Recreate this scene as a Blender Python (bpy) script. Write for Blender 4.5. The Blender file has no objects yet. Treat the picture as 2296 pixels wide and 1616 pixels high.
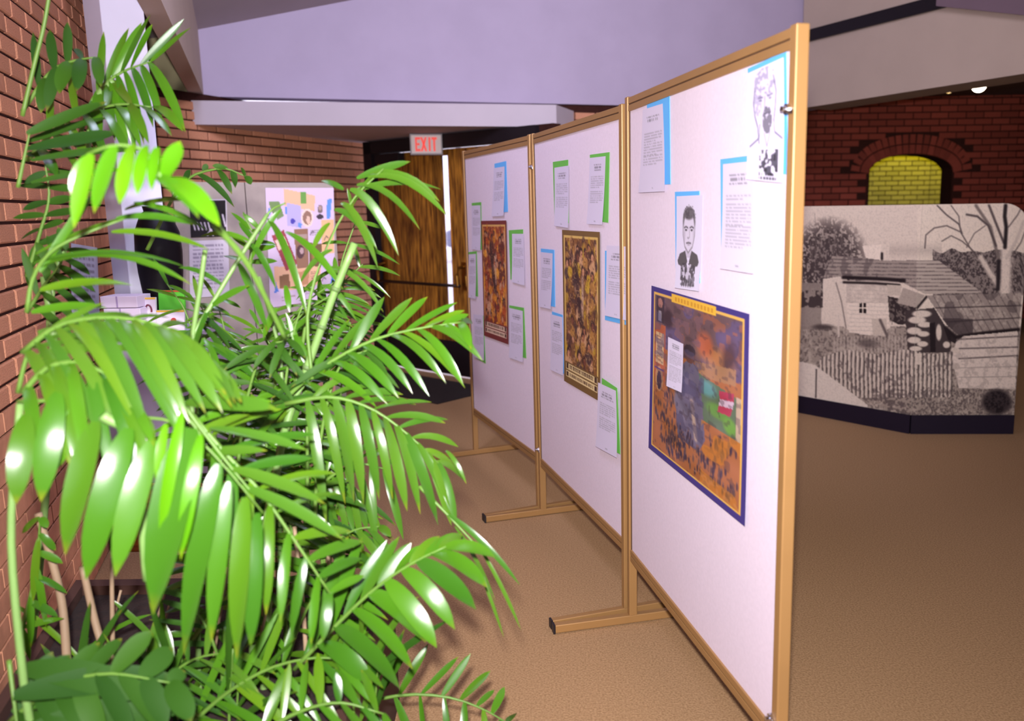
import bpy, bmesh, math, random
import numpy as np
from mathutils import Vector, Matrix

random.seed(7)
SC = bpy.context.scene
COL = SC.collection

# ------------------------------------------------------------------ camera
F_PX, PITCH, ROLL, CAM_H = 1886.304, .17388, -.0157, 1.5915
PPX, PPY = 1290.0, 800.0
_fwd = Vector((0, math.cos(PITCH), -math.sin(PITCH)))
_rt = Vector((1, 0, 0))
_up = Vector((0, math.sin(PITCH), math.cos(PITCH)))
_c, _s = math.cos(ROLL), math.sin(ROLL)
AX = _c * _rt + _s * _up
AY = -_s * _rt + _c * _up
AZ = _fwd
EYE = Vector((0, 0, CAM_H))

cam_data = bpy.data.cameras.new('camera')
cam = bpy.data.objects.new('camera', cam_data)
COL.objects.link(cam)
cam.matrix_world = Matrix(((AX.x, AY.x, -AZ.x, EYE.x), (AX.y, AY.y, -AZ.y, EYE.y), (AX.z, AY.z, -AZ.z, EYE.z), (0, 0, 0, 1)))
cam_data.sensor_width = 36.0
cam_data.sensor_fit = 'HORIZONTAL'
cam_data.lens = F_PX / 2296 * 36
cam_data.shift_x = (1148 - PPX) / 2296
cam_data.shift_y = -(808 - PPY) / 2296
cam_data.clip_start = .05
cam_data.dof.use_dof = True
cam_data.dof.focus_distance = 3.2
cam_data.dof.aperture_fstop = 2.3
SC.camera = cam

# ------------------------------------------------------------------ light
world = bpy.data.worlds.new('world')
SC.world = world
world.use_nodes = True
_bg = world.node_tree.nodes['Background']
_bg.inputs[0].default_value = (.86, .80, 1.0, 1)
_bg.inputs[1].default_value = 2.2


def area_light(name, loc, target, size, power, color):
    l = bpy.data.lights.new(name, 'AREA')
    l.shape = 'DISK'
    l.size = size
    l.energy = power
    l.color = color
    o = bpy.data.objects.new(name, l)
    COL.objects.link(o)
    o.location = loc
    o.rotation_euler = (Vector(target) - Vector(loc)).to_track_quat('-Z', 'Y').to_euler()
    return o


# the photographer's flash, just above the lens
flash = area_light('camera_flash', (-.02, -.06, CAM_H + .17), (-.3, 4, 1.25), .07, 118, (1, .95, .97))
flash.data.spread = math.radians(140)
# daylight falling from the skylight at the left, and two added fill lights
area_light('skylight_left', (-1.3, 3.0, 3.6), (-2.3, 4.4, 2.3), .9, 85, (.66, .68, 1))
area_light('rear_fill', (-.9, -2.7, 2.6), (-.4, 6.5, 2.2), 2.6, 50, (.84, .78, 1))  # added fill for soft ambient; no window stands behind it
high = area_light('high_fill', (1.3, 3.0, 4.7), (-.3, 7.7, 3.0), 1.7, 112, (.88, .82, 1))  # added to brighten the upper back wall; no opening above it
high.data.spread = math.radians(115)

vs = SC.view_settings
SC.display_settings.display_device = 'sRGB'
vs.view_transform = 'Standard'
vs.look = 'None'
vs.exposure = 0.0
vs.gamma = 1.0
vs.use_curve_mapping = False


# ------------------------------------------------------------------ helpers
def ray(u, v):
    return AX * ((u - PPX) / F_PX) - AY * ((v - PPY) / F_PX) + AZ


def at_z(u, v, z):
    d = ray(u, v)
    return EYE + d * ((z - CAM_H) / d.z)


def at_y(u, v, y):
    d = ray(u, v)
    return EYE + d * (y / d.y)


def on_plane(u, v, p0, dirv):
    d = ray(u, v)
    n = Vector((dirv[1], -dirv[0], 0))
    t = ((Vector((p0[0], p0[1], 0)) - EYE).dot(n)) / d.dot(n)
    return EYE + d * t


def project(p):
    d = Vector(p) - EYE
    z = d.dot(AZ)
    if z < .05:
        return None
    return PPX + F_PX * d.dot(AX) / z, PPY - F_PX * d.dot(AY) / z, z


def lin(c):
    c = c / 255.0
    return c / 12.92 if c <= .04045 else ((c + .055) / 1.055) ** 2.4


def rgb(r, g, b):
    return (lin(r), lin(g), lin(b), 1.0)


MATS = {}


def material(name, color, rough=.6, metal=0.0, noise=0.0, scale=20.0, bump=0.0, spec=.5, color2=None,
             rand=0.0, emit=None, emit_strength=0.0, stretch=None, transmission=0.0, translucent=0.0):
    if name in MATS:
        return MATS[name]
    m = bpy.data.materials.new(name)
    m.use_nodes = True
    nt = m.node_tree
    b = nt.nodes['Principled BSDF']
    b.inputs['Roughness'].default_value = rough
    b.inputs['Metallic'].default_value = metal
    b.inputs['Specular IOR Level'].default_value = spec
    b.inputs['Transmission Weight'].default_value = transmission
    base = nt.nodes.new('ShaderNodeRGB')
    base.outputs[0].default_value = color
    out = base.outputs[0]
    tc = nt.nodes.new('ShaderNodeTexCoord')
    vec = tc.outputs['Object']
    if stretch:
        mp = nt.nodes.new('ShaderNodeMapping')
        mp.inputs['Scale'].default_value = stretch
        nt.links.new(vec, mp.inputs[0])
        vec = mp.outputs[0]
    nz = None
    if noise or bump or color2:
        nz = nt.nodes.new('ShaderNodeTexNoise')
        nz.inputs['Scale'].default_value = scale
        nz.inputs['Detail'].default_value = 4
        nt.links.new(vec, nz.inputs['Vector'])
    if noise or color2:
        mx = nt.nodes.new('ShaderNodeMix')
        mx.data_type = 'RGBA'
        c2 = color2 or tuple(x * (1 - noise) for x in color[:3]) + (1,)
        mx.inputs[6].default_value = color
        mx.inputs[7].default_value = c2
        rp = nt.nodes.new('ShaderNodeMapRange')
        rp.inputs['From Min'].default_value = .35
        rp.inputs['From Max'].default_value = .65
        nt.links.new(nz.outputs['Fac'], rp.inputs[0])
        nt.links.new(rp.outputs[0], mx.inputs[0])
        out = mx.outputs[2]
    if rand:
        oi = nt.nodes.new('ShaderNodeObjectInfo')
        ge = nt.nodes.new('ShaderNodeNewGeometry')
        ad = nt.nodes.new('ShaderNodeMath')
        ad.operation = 'ADD'
        nt.links.new(oi.outputs['Random'], ad.inputs[0])
        nt.links.new(ge.outputs['Random Per Island'], ad.inputs[1])
        fr = nt.nodes.new('ShaderNodeMath')
        fr.operation = 'FRACT'
        nt.links.new(ad.outputs[0], fr.inputs[0])
        mr = nt.nodes.new('ShaderNodeMapRange')
        mr.inputs['To Min'].default_value = 1 - rand
        mr.inputs['To Max'].default_value = 1 + rand
        nt.links.new(fr.outputs[0], mr.inputs[0])
        hs = nt.nodes.new('ShaderNodeHueSaturation')
        nt.links.new(out, hs.inputs['Color'])
        nt.links.new(mr.outputs[0], hs.inputs['Value'])
        out = hs.outputs[0]
    nt.links.new(out, b.inputs['Base Color'])
    if bump:
        bp = nt.nodes.new('ShaderNodeBump')
        bp.inputs['Strength'].default_value = bump
        bp.inputs['Distance'].default_value = .01
        nt.links.new(nz.outputs['Fac'], bp.inputs['Height'])
        nt.links.new(bp.outputs[0], b.inputs['Normal'])
    if emit:
        b.inputs['Emission Color'].default_value = emit
        b.inputs['Emission Strength'].default_value = emit_strength
    if translucent:
        tr = nt.nodes.new('ShaderNodeBsdfTranslucent')
        nt.links.new(out, tr.inputs[0])
        ms = nt.nodes.new('ShaderNodeMixShader')
        ms.inputs[0].default_value = translucent
        nt.links.new(b.outputs[0], ms.inputs[1])
        nt.links.new(tr.outputs[0], ms.inputs[2])
        nt.links.new(ms.outputs[0], nt.nodes['Material Output'].inputs[0])
    MATS[name] = m
    return m


def print_material():
    if 'printed_sheet' in MATS:
        return MATS['printed_sheet']
    m = bpy.data.materials.new('printed_sheet')
    m.use_nodes = True
    nt = m.node_tree
    b = nt.nodes['Principled BSDF']
    a = nt.nodes.new('ShaderNodeAttribute')
    a.attribute_name = 'ink'
    nt.links.new(a.outputs['Color'], b.inputs['Base Color'])
    b.inputs['Roughness'].default_value = .5
    b.inputs['Specular IOR Level'].default_value = .3
    MATS['printed_sheet'] = m
    return m


def tag(o, label=None, cat=None, group=None, kind=None):
    if label:
        o['label'] = label
    if cat:
        o['category'] = cat
    if group:
        o['group'] = group
    if kind:
        o['kind'] = kind
    return o


def link(o, parent=None):
    COL.objects.link(o)
    if parent is not None:
        o.parent = parent
        if parent.type == 'EMPTY':
            o.matrix_parent_inverse = Matrix.Translation(-parent.location)
    return o


def empty(name, loc, label, cat, group=None):
    o = bpy.data.objects.new(name, None)
    o.empty_display_size = .1
    COL.objects.link(o)
    o.location = loc
    return tag(o, label, cat, group)


class MB:
    def __init__(self):
        self.v, self.f = [], []

    def add(self, verts, faces):
        n = len(self.v)
        self.v += [tuple(p) for p in verts]
        self.f += [tuple(i + n for i in fc) for fc in faces]
        return self

    def box(self, c, ax, ay, az):
        """box with centre c and three half-extent vectors"""
        c, ax, ay, az = Vector(c), Vector(ax), Vector(ay), Vector(az)
        vs_ = [c + sx * ax + sy * ay + sz * az for sz in (-1, 1) for sy in (-1, 1) for sx in (-1, 1)]
        fs = [(0, 2, 3, 1), (4, 5, 7, 6), (0, 1, 5, 4), (2, 6, 7, 3), (0, 4, 6, 2), (1, 3, 7, 5)]
        return self.add(vs_, fs)

    def prism(self, poly, z0, z1):
        """vertical prism over a plan polygon"""
        n = len(poly)
        vs_ = [(p[0], p[1], z0) for p in poly] + [(p[0], p[1], z1) for p in poly]
        fs = [tuple(range(n - 1, -1, -1)), tuple(range(n, 2 * n))]
        fs += [(i, (i + 1) % n, n + (i + 1) % n, n + i) for i in range(n)]
        return self.add(vs_, fs)

    def extrude(self, poly, d):
        """planar 3-D polygon extruded along d"""
        n = len(poly)
        d = Vector(d)
        vs_ = [Vector(p) for p in poly] + [Vector(p) + d for p in poly]
        fs = [tuple(range(n - 1, -1, -1)), tuple(range(n, 2 * n))]
        fs += [(i, (i + 1) % n, n + (i + 1) % n, n + i) for i in range(n)]
        return self.add(vs_, fs)

    def tube(self, pts, rad, sides=8):
        pts = [Vector(p) for p in pts]
        rings = []
        for i, p in enumerate(pts):
            t = (pts[min(i + 1, len(pts) - 1)] - pts[max(i - 1, 0)]).normalized()
            a = t.cross(Vector((.3, .2, .93)))
            if a.length < .1:
                a = t.cross(Vector((1, 0, 0)))
            a.normalize()
            b = t.cross(a)
            r = rad[i] if isinstance(rad, (list, tuple)) else rad
            rings.append([p + r * (math.cos(2 * math.pi * k / sides) * a + math.sin(2 * math.pi * k / sides) * b) for k in range(sides)])
        vs_ = [q for rg in rings for q in rg]
        fs = []
        for i in range(len(pts) - 1):
            for k in range(sides):
                k2 = (k + 1) % sides
                fs.append((i * sides + k, i * sides + k2, (i + 1) * sides + k2, (i + 1) * sides + k))
        fs.append(tuple(range(sides - 1, -1, -1)))
        fs.append(tuple((len(pts) - 1) * sides + k for k in range(sides)))
        return self.add(vs_, fs)

    def lathe(self, c, prof, sides=20):
        c = Vector(c)
        pts = []
        for r, z in prof:
            pts += [c + Vector((r * math.cos(2 * math.pi * k / sides), r * math.sin(2 * math.pi * k / sides), z)) for k in range(sides)]
        fs = []
        for i in range(len(prof) - 1):
            for k in range(sides):
                k2 = (k + 1) % sides
                fs.append((i * sides + k, i * sides + k2, (i + 1) * sides + k2, (i + 1) * sides + k))
        fs.append(tuple(range(sides - 1, -1, -1)))
        fs.append(tuple((len(prof) - 1) * sides + k for k in range(sides)))
        return self.add(pts, fs)

    def build(self, name, mat, parent=None, smooth=False, bevel=0.0):
        me = bpy.data.meshes.new(name)
        me.from_pydata(self.v, [], self.f)
        bm = bmesh.new()
        bm.from_mesh(me)
        bmesh.ops.recalc_face_normals(bm, faces=bm.faces)
        bm.to_mesh(me)
        bm.free()
        me.materials.append(mat)
        if smooth:
            me.shade_smooth()
        me.update()
        o = bpy.data.objects.new(name, me)
        link(o, parent)
        if bevel:
            bv = o.modifiers.new('bevel', 'BEVEL')
            bv.width = bevel
            bv.segments = 2
            bv.limit_method = 'ANGLE'
        return o


def struct(o):
    o['kind'] = 'structure'
    return o


# ------------------------------------------------------------------ printed sheets: ink painted on a fine mesh
class Ink:
    """a small raster whose pixels become the ink colours of a sheet's vertices"""

    def __init__(self, nx, ny, bg=(255, 255, 255), w=1.0, h=1.0):
        self.nx, self.ny = nx, ny
        self.a = np.empty((ny, nx, 3))
        self.a[:] = bg
        self.X, self.Y = np.meshgrid(np.linspace(0, w, nx), np.linspace(0, h, ny))
        self.rs = np.random.RandomState(5)

    def put(self, mask, c, alpha=1.0):
        c = np.array(c, float)
        m = (mask * alpha)[..., None] if mask.dtype != bool else np.where(mask, alpha, 0.0)[..., None]
        self.a = self.a * (1 - m) + c * m

    def poly(self, pts, c, alpha=1.0):
        ins = np.zeros(self.X.shape, bool)
        n = len(pts)
        for i in range(n):
            x0, y0 = pts[i]
            x1, y1 = pts[(i + 1) % n]
            if y0 == y1:
                continue
            cond = (self.Y >= min(y0, y1)) & (self.Y < max(y0, y1))
            xi = x0 + (self.Y - y0) * (x1 - x0) / (y1 - y0)
            ins ^= cond & (self.X < xi)
        self.put(ins, c, alpha)
        return ins

    def rect(self, x0, y0, x1, y1, c, alpha=1.0):
        m = (self.X >= x0) & (self.X <= x1) & (self.Y >= y0) & (self.Y <= y1)
        self.put(m, c, alpha)
        return m

    def ell(self, x, y, rx, ry, c, alpha=1.0, soft=0.0, ang=0.0):
        ca, sa = math.cos(ang), math.sin(ang)
        dx, dy = self.X - x, self.Y - y
        d = np.sqrt(((dx * ca + dy * sa) / rx) ** 2 + ((-dx * sa + dy * ca) / ry) ** 2)
        m = np.clip((1 - d) / max(soft, 1e-3), 0, 1) if soft else (d <= 1)
        self.put(m, c, alpha)
        return d <= 1

    def line(self, pts, wd, c, alpha=1.0):
        m = np.zeros(self.X.shape)
        for i in range(len(pts) - 1):
            x0, y0 = pts[i]
            x1, y1 = pts[i + 1]
            dx, dy = x1 - x0, y1 - y0
            L2 = dx * dx + dy * dy + 1e-9
            t = np.clip(((self.X - x0) * dx + (self.Y - y0) * dy) / L2, 0, 1)
            d = np.hypot(self.X - x0 - t * dx, self.Y - y0 - t * dy)
            m = np.maximum(m, np.clip(1.5 - d / (wd / 2), 0, 1))
        self.put(m, c, alpha)

    def noise(self, scale):
        """smooth random field in 0..1 with about `scale` cells across"""
        gx = max(2, int(scale))
        gy = max(2, int(scale * self.ny / self.nx))
        g = self.rs.rand(gy + 1, gx + 1)
        fx = np.linspace(0, gx - .001, self.nx)
        fy = np.linspace(0, gy - .001, self.ny)
        ix, iy = fx.astype(int), fy.astype(int)
        tx, ty = (fx - ix)[None, :], (fy - iy)[:, None]
        tx, ty = tx * tx * (3 - 2 * tx), ty * ty * (3 - 2 * ty)
        A, B = g[iy][:, ix], g[iy][:, ix + 1]
        Cc, D = g[iy + 1][:, ix], g[iy + 1][:, ix + 1]
        return (A * (1 - tx) + B * tx) * (1 - ty) + (Cc * (1 - tx) + D * tx) * ty

    def text(self, x0, y0, x1, n, lh, c=(120, 120, 125), alpha=.75, last=.7):
        """n lines of small print"""
        for i in range(n):
            y = y0 + i * lh
            x = x0
            end = x0 + (x1 - x0) * (last if i == n - 1 else 1)
            while x < end:
                w = (x1 - x0) * (.06 + .12 * self.rs.rand())
                self.rect(x, y, min(x + w, end), y + lh * .5, c, alpha)
                x += w + (x1 - x0) * .025


def ink_sheet(name, corner, ink, mat=None, parent=None, off=(0, 0, 0), curl=0.0, nrm=None):
    """corner(s, t) -> point for s, t in 0..1; t runs down"""
    nx, ny = ink.nx, ink.ny
    off = Vector(off)
    vs_ = []
    for j in range(ny):
        t = j / (ny - 1)
        for i in range(nx):
            p = corner(i / (nx - 1), t) + off
            if curl:
                p = p + nrm * (curl * t ** 3)
            vs_.append(tuple(p))
    fs = [(j * nx + i, j * nx + i + 1, (j + 1) * nx + i + 1, (j + 1) * nx + i) for j in range(ny - 1) for i in range(nx - 1)]
    me = bpy.data.meshes.new(name)
    me.from_pydata(vs_, [], fs)
    me.materials.append(mat or print_material())
    col = me.color_attributes.new('ink', 'FLOAT_COLOR', 'POINT')
    c = np.clip(ink.a / 255.0, 0, 1)
    c = np.where(c <= .04045, c / 12.92, ((c + .055) / 1.055) ** 2.4)
    buf = np.ones((ny * nx, 4), np.float32)
    buf[:, :3] = c.reshape(-1, 3)
    col.data.foreach_set('color', buf.ravel())
    me.shade_smooth()
    me.update()
    o = bpy.data.objects.new(name, me)
    link(o, parent)
    return o


def quad(pts):
    a, b, c, d = pts

    def fn(s, t):
        return (a * (1 - s) + b * s) * (1 - t) + (d * (1 - s) + c * s) * t
    return fn


# ------------------------------------------------------------------ brick walls
def unit_brick(name, mat):
    me = bpy.data.meshes.new(name)
    mb = MB()
    # a box whose outer arrises are slightly chamfered
    k = .04
    o, i = .5, .5 - k
    vs_ = [(-o, -.5, -o), (o, -.5, -o), (o, -.5, o), (-o, -.5, o),
           (-o, .4, -o), (o, .4, -o), (o, .4, o), (-o, .4, o),
           (-i, .5, -i * .9), (i, .5, -i * .9), (i, .5, i * .9), (-i, .5, i * .9)]
    fs = [(0, 1, 2, 3), (0, 4, 5, 1), (1, 5, 6, 2), (2, 6, 7, 3), (3, 7, 4, 0),
          (4, 8, 9, 5), (5, 9, 10, 6), (6, 10, 11, 7), (7, 11, 8, 4), (8, 11, 10, 9)]
    me.from_pydata(vs_, [], fs)
    me.materials.append(mat)
    me.update()
    return me


def lay_bricks(wall, p0, dirv, length, z0, z1, out, mat, course=.075, blen=.203, joint=.011,
               visible=None, skip=None, cap=300, proud=.011, name='brick', extra=()):
    """running bond on a vertical plane: bricks one by one where the photo shows them, the rest joined"""
    d = Vector((dirv[0], dirv[1], 0)).normalized()
    n = Vector((out[0], out[1], 0)).normalized()
    me = unit_brick(name, mat)
    items = []
    rows = int((z1 - z0) / course)
    for r in range(rows):
        z = z0 + (r + .5) * course
        s = -(blen * .5 if r % 2 else 0)
        while s < length:
            a, b = max(s, 0), min(s + blen, length)
            s += blen
            if b - a < .03:
                continue
            if skip and skip((a + b) / 2, z, a, b):
                continue
            c = Vector((p0[0], p0[1], 0)) + d * ((a + b) / 2) + Vector((0, 0, z))
            items.append((c, d, b - a - joint, course - joint))
    for it in extra:
        items.append(it)
    single, rest = [], []
    for it in items:
        q = project(it[0])
        ok = q and -10 < q[0] < 2306 and -10 < q[1] < 1626 and (visible is None or visible(q[0], q[1]))
        if ok:
            single.append((-it[2] * it[3] / q[2] ** 2, it))
        else:
            rest.append(it)
    single.sort(key=lambda t: t[0])
    rest += [t[1] for t in single[cap:]]
    for _, (c, dd, w, hh) in single[:cap]:
        o = bpy.data.objects.new(name, me)
        up = n.cross(dd) if abs(dd.z) < .001 else n.cross(dd)
        if up.z < 0 and abs(dd.z) < .001:
            up = -up
        depth = .05
        M = Matrix((
            (dd.x * w, n.x * depth, up.x * hh, 0), (dd.y * w, n.y * depth, up.y * hh, 0), (dd.z * w, n.z * depth, up.z * hh, 0), (0, 0, 0, 1)))
        jit = random.uniform(-.0015, .0015)
        M.translation = c + n * (proud - .025 + jit)
        COL.objects.link(o)
        o.parent = wall
        o.matrix_world = M
        o.matrix_basis = M
    if rest:
        mb = MB()
        for (c, dd, w, hh) in rest:
            up = n.cross(dd)
            mb.box(c + n * (proud - .025), dd * (w / 2), n * .025, up * (hh / 2))
        o = mb.build(name + '_field', mat, wall)
        o['kind'] = 'stuff'


def wall_slab(name, p0, p1, z0, z1, thick, out, mat):
    """vertical slab whose face runs p0-p1, thickness away from `out`"""
    p0, p1 = Vector((p0[0], p0[1], 0)), Vector((p1[0], p1[1], 0))
    n = Vector((out[0], out[1], 0)).normalized()
    q = [p0, p1, p1 - n * thick, p0 - n * thick]
    return MB().prism(q, z0, z1).build(name, mat)

# ================================================================== materials
M_CARPET = material('carpet', rgb(172, 139, 102), rough=.95, spec=.1, color2=rgb(144, 113, 80), scale=140, bump=.15)
M_PLASTER = material('lavender_plaster', rgb(178, 166, 190), rough=.8, spec=.2, noise=.05, scale=3)
M_PLASTER_WARM = material('grey_plaster', rgb(192, 174, 160), rough=.85, spec=.2, noise=.05, scale=3)
M_WARM_LIT = material('warm_lit_plaster', rgb(200, 190, 150), rough=.85, spec=.2, noise=.06, scale=2)  # yellowish light on this stretch of wall is put into its colour
M_SOFFIT = material('white_gypsum', rgb(192, 182, 192), rough=.8, spec=.2, noise=.04, scale=3)
M_CEIL = material('ceiling_plaster', rgb(168, 155, 160), rough=.9, spec=.1, noise=.05, scale=3)
M_MORTAR = material('brown_mortar', rgb(60, 34, 30), rough=.95, spec=.1, noise=.2, scale=30)
M_BRICK = material('red_brick', rgb(212, 150, 118), rough=.85, spec=.2, noise=.18, scale=14, bump=.25, rand=.14)
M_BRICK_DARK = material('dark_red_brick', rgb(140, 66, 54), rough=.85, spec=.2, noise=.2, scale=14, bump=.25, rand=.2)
M_BUFF = material('buff_brick', rgb(206, 196, 150), rough=.85, spec=.2, noise=.15, scale=14, bump=.25, rand=.12)
M_BLACK = material('black_paint', rgb(26, 20, 26), rough=.55, spec=.3)
M_DOORWOOD = material('stained_door_wood', rgb(184, 126, 44), rough=.45, color2=rgb(86, 46, 16), scale=5, stretch=(9, 9, .9), rand=.22)
M_BRASS = material('aged_brass', rgb(150, 110, 50), rough=.35, metal=1)
M_DARKMETAL = material('dark_bronze', rgb(48, 34, 28), rough=.4, metal=.6)
M_GLASS = material('clear_glass', (.95, .96, 1, 1), rough=.02, transmission=1.0)
M_FRAME = material('gold_tan_aluminium', rgb(160, 121, 74), rough=.42, metal=.25, noise=.06, scale=6)
M_GROOVE = material('dark_groove', rgb(70, 44, 24), rough=.7)
M_CAP = material('black_plastic', rgb(24, 18, 24), rough=.5)
M_CHROME = material('chrome', rgb(210, 210, 220), rough=.18, metal=1)
M_BOARD = material('white_fabric_board', rgb(222, 208, 224), rough=.5, spec=.45, noise=.05, scale=90, bump=.06)
M_BLUE = material('blue_card', rgb(92, 172, 236), rough=.6)
M_GREEN = material('green_card', rgb(98, 178, 72), rough=.6)
M_WHITE_COL = material('white_painted_column', rgb(214, 212, 232), rough=.6, noise=.05, scale=4)

P3A = Vector((-.6757, 5.4024, 0))
P3B = Vector((-.1887, 4.2620, 0))
P2C = Vector((.1992, 3.0843, 0))
P1D = Vector((.4966, 1.8805, 0))

# ================================================================== setting
struct(MB().prism([(-6, -3.2), (9.4, -3.2), (9.4, 17.2), (1.8, 17.2), (1.8, 9.2), (0, 8.3), (-.2, 7.25), (-2.1, 8.85), (-3.0, 9.2), (-6, 7.6)], -.12, 0).build('floor', M_CARPET))

lavd = Vector((.9577, .2877, 0))
lavn = Vector((.2877, -.9577, 0))
LAV = Vector((-2.986, 7.109, 0))
CORNER = LAV + lavd * 5.40
wb = struct(wall_slab('wall_back', LAV - lavd * .12, CORNER + lavd * .3, 2.54, 5.6, .2, lavn, M_PLASTER))
struct(wall_slab('wall_back_left', LAV - lavd * 1.2, LAV - lavd * .12, 2.54, 5.2, .2, lavn, M_WARM_LIT))


# sloping ceiling
def ceil_z(x, y):
    return 3.061 + .288 * (x + 2.966) - .135 * (y - 7.115)


cp = [(-5.2, -3.2), (6.2, -3.2), (6.2, 9.6), (-5.2, 8.2)]
mb = MB()
mb.add([(x, y, ceil_z(x, y)) for x, y in cp] + [(x, y, ceil_z(x, y) + .15) for x, y in cp],
       [(0, 1, 2, 3), (7, 6, 5, 4), (0, 4, 5, 1), (1, 5, 6, 2), (2, 6, 7, 3), (3, 7, 4, 0)])
struct(mb.build('ceiling', M_CEIL))

# left roof beam, boxed in plaster
b0 = Vector((-2.986, 7.109, 0))
bd = Vector((1.160, -3.125, 0)).normalized()
bn = Vector((-bd.y, bd.x, 0))          # to the right
if bn.x < 0:
    bn = -bn
mb = MB().prism([b0, b0 + bd * 8.2, b0 + bd * 8.2 - bn * .1, b0 - bn * .1], 2.54, 4.2)
struct(mb.build('trim_1', M_PLASTER_WARM))

# right header with black band
fdir = Vector((.4775, -.8786, 0))
fout = Vector((.8786, .4775, 0))
F0 = Vector((2.333, 8.537, 0)) - fdir * .12
F1 = F0 + fdir * 7.2
mb = MB().prism([F0, F1, F1 + fout * .4, F0 + fout * .4], 2.54, 6.3)
struct(mb.build('wall_right', M_PLASTER_WARM))
mb = MB().prism([F0 + fdir * .05 - fout * .03, F1 - fout * .03, F1 + fout * .01, F0 + fdir * .05 + fout * .01], 3.155, 3.262)
struct(mb.build('trim_2', M_BLACK))
# bulkhead that comes down on the header further right
q = [at for at in (on_plane(2110, 15, F0, fdir), on_plane(2300, 35, F0, fdir))]
e = q[1] - q[0]
q2 = q[1] + e * 1.5
mb = MB().extrude([q[0] - fout * .001, q2 - fout * .001, Vector((q2.x, q2.y, 3.9)) - fout * .001, Vector((q[0].x, q[0].y, 3.9)) - fout * .001], -fout * .06)
struct(mb.build('trim_3', material('mauve_plaster', rgb(120, 100, 112), rough=.9, noise=.05, scale=3)))

# soffit over the entrance
so = [(-3.035, 6.853), (-.131, 7.508), (.02, 8.0), (-.55, 9.4), (-2.1, 9.5), (-2.3, 9.0), (-2.95, 7.2)]
so = [so[0], so[1], so[2], so[3], so[4]]
struct(MB().prism(so, 2.295, 2.478).build('soffit', M_SOFFIT))
bpy.data.objects['soffit'].name = 'trim_4'

# left brick wall
wl0 = Vector((-3.39, 7.06, 0))
wld = Vector((.346, -1, 0)).normalized()
wln = Vector((1, .346, 0)).normalized()
WL_L = 6.3
w = struct(wall_slab('wall_left', wl0, wl0 + wld * WL_L, 0, 4.6, .2, wln, M_MORTAR))
lay_bricks(w, wl0, wld, WL_L, 0, 4.575, wln, M_BRICK,
           visible=lambda u, v: -10 < u < 200 and v < 900, cap=240)

# entrance brick wall (left of the door) with the end of its pier
wa0 = Vector((-3.12, 6.52, 0))
wa1 = Vector((-2.06, 9.25, 0))
wad = (wa1 - wa0).normalized()
wan = Vector((wad.y, -wad.x, 0))
w = struct(wall_slab('wall_entrance', wa0, wa1, 0, 2.54, .3, wan, M_MORTAR))
lay_bricks(w, wa0, wad, (wa1 - wa0).length, 0, 2.54, wan, M_BRICK,
           visible=lambda u, v: (u < 600 and v < 420) or v < 420 or u > 735, cap=300)
pr = wa0 - Vector((wad.y, -wad.x, 0)) * .3
w2 = struct(wall_slab('wall_pier', Vector((-3.45, 6.46, 0)), wa0 + Vector((.0, -.012, 0)), 0, 2.53, .12, (.15, -1), M_MORTAR))
pd = (wa0 - Vector((-3.45, 6.46, 0)))
lay_bricks(w2, (-3.45, 6.448), pd, pd.length, 0, 2.53, (.15, -1), M_BRICK, visible=lambda u, v: u > 330 and v < 420, cap=60)

# brick wall right of the entrance
wr0 = LAV + lavd * 2.75 - lavn * .03
w = struct(wall_slab('wall_back_lower', wr0, CORNER + lavd * .1, 0, 2.535, .17, lavn, M_MORTAR))
lay_bricks(w, wr0, lavd, 2.74, 0, 2.535, lavn, M_BRICK, visible=lambda u, v: u < 1415 and v < 320, cap=80)

# entrance doors
D0 = Vector((-2.073, 8.74, 0))
dd = Vector((.7670, -.6417, 0)).normalized()
dn = Vector((dd.y, -dd.x, 0))            # towards the room
if dn.y > 0:
    dn = -dn


def dp(s, n, z):
    return D0 + dd * s + dn * n + Vector((0, 0, z))


def dbox(mb, s0, s1, n0, n1, z0, z1):
    return mb.box(dp((s0 + s1) / 2, (n0 + n1) / 2, (z0 + z1) / 2), dd * ((s1 - s0) / 2), dn * ((n1 - n0) / 2), Vector((0, 0, (z1 - z0) / 2)))


frame = MB()
dbox(frame, 0, .125, -.06, .05, 0, 2.285)
dbox(frame, 0, 2.35, -.06, .05, 2.165, 2.285)
fo = struct(frame.build('trim_5', M_BLACK))


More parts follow.
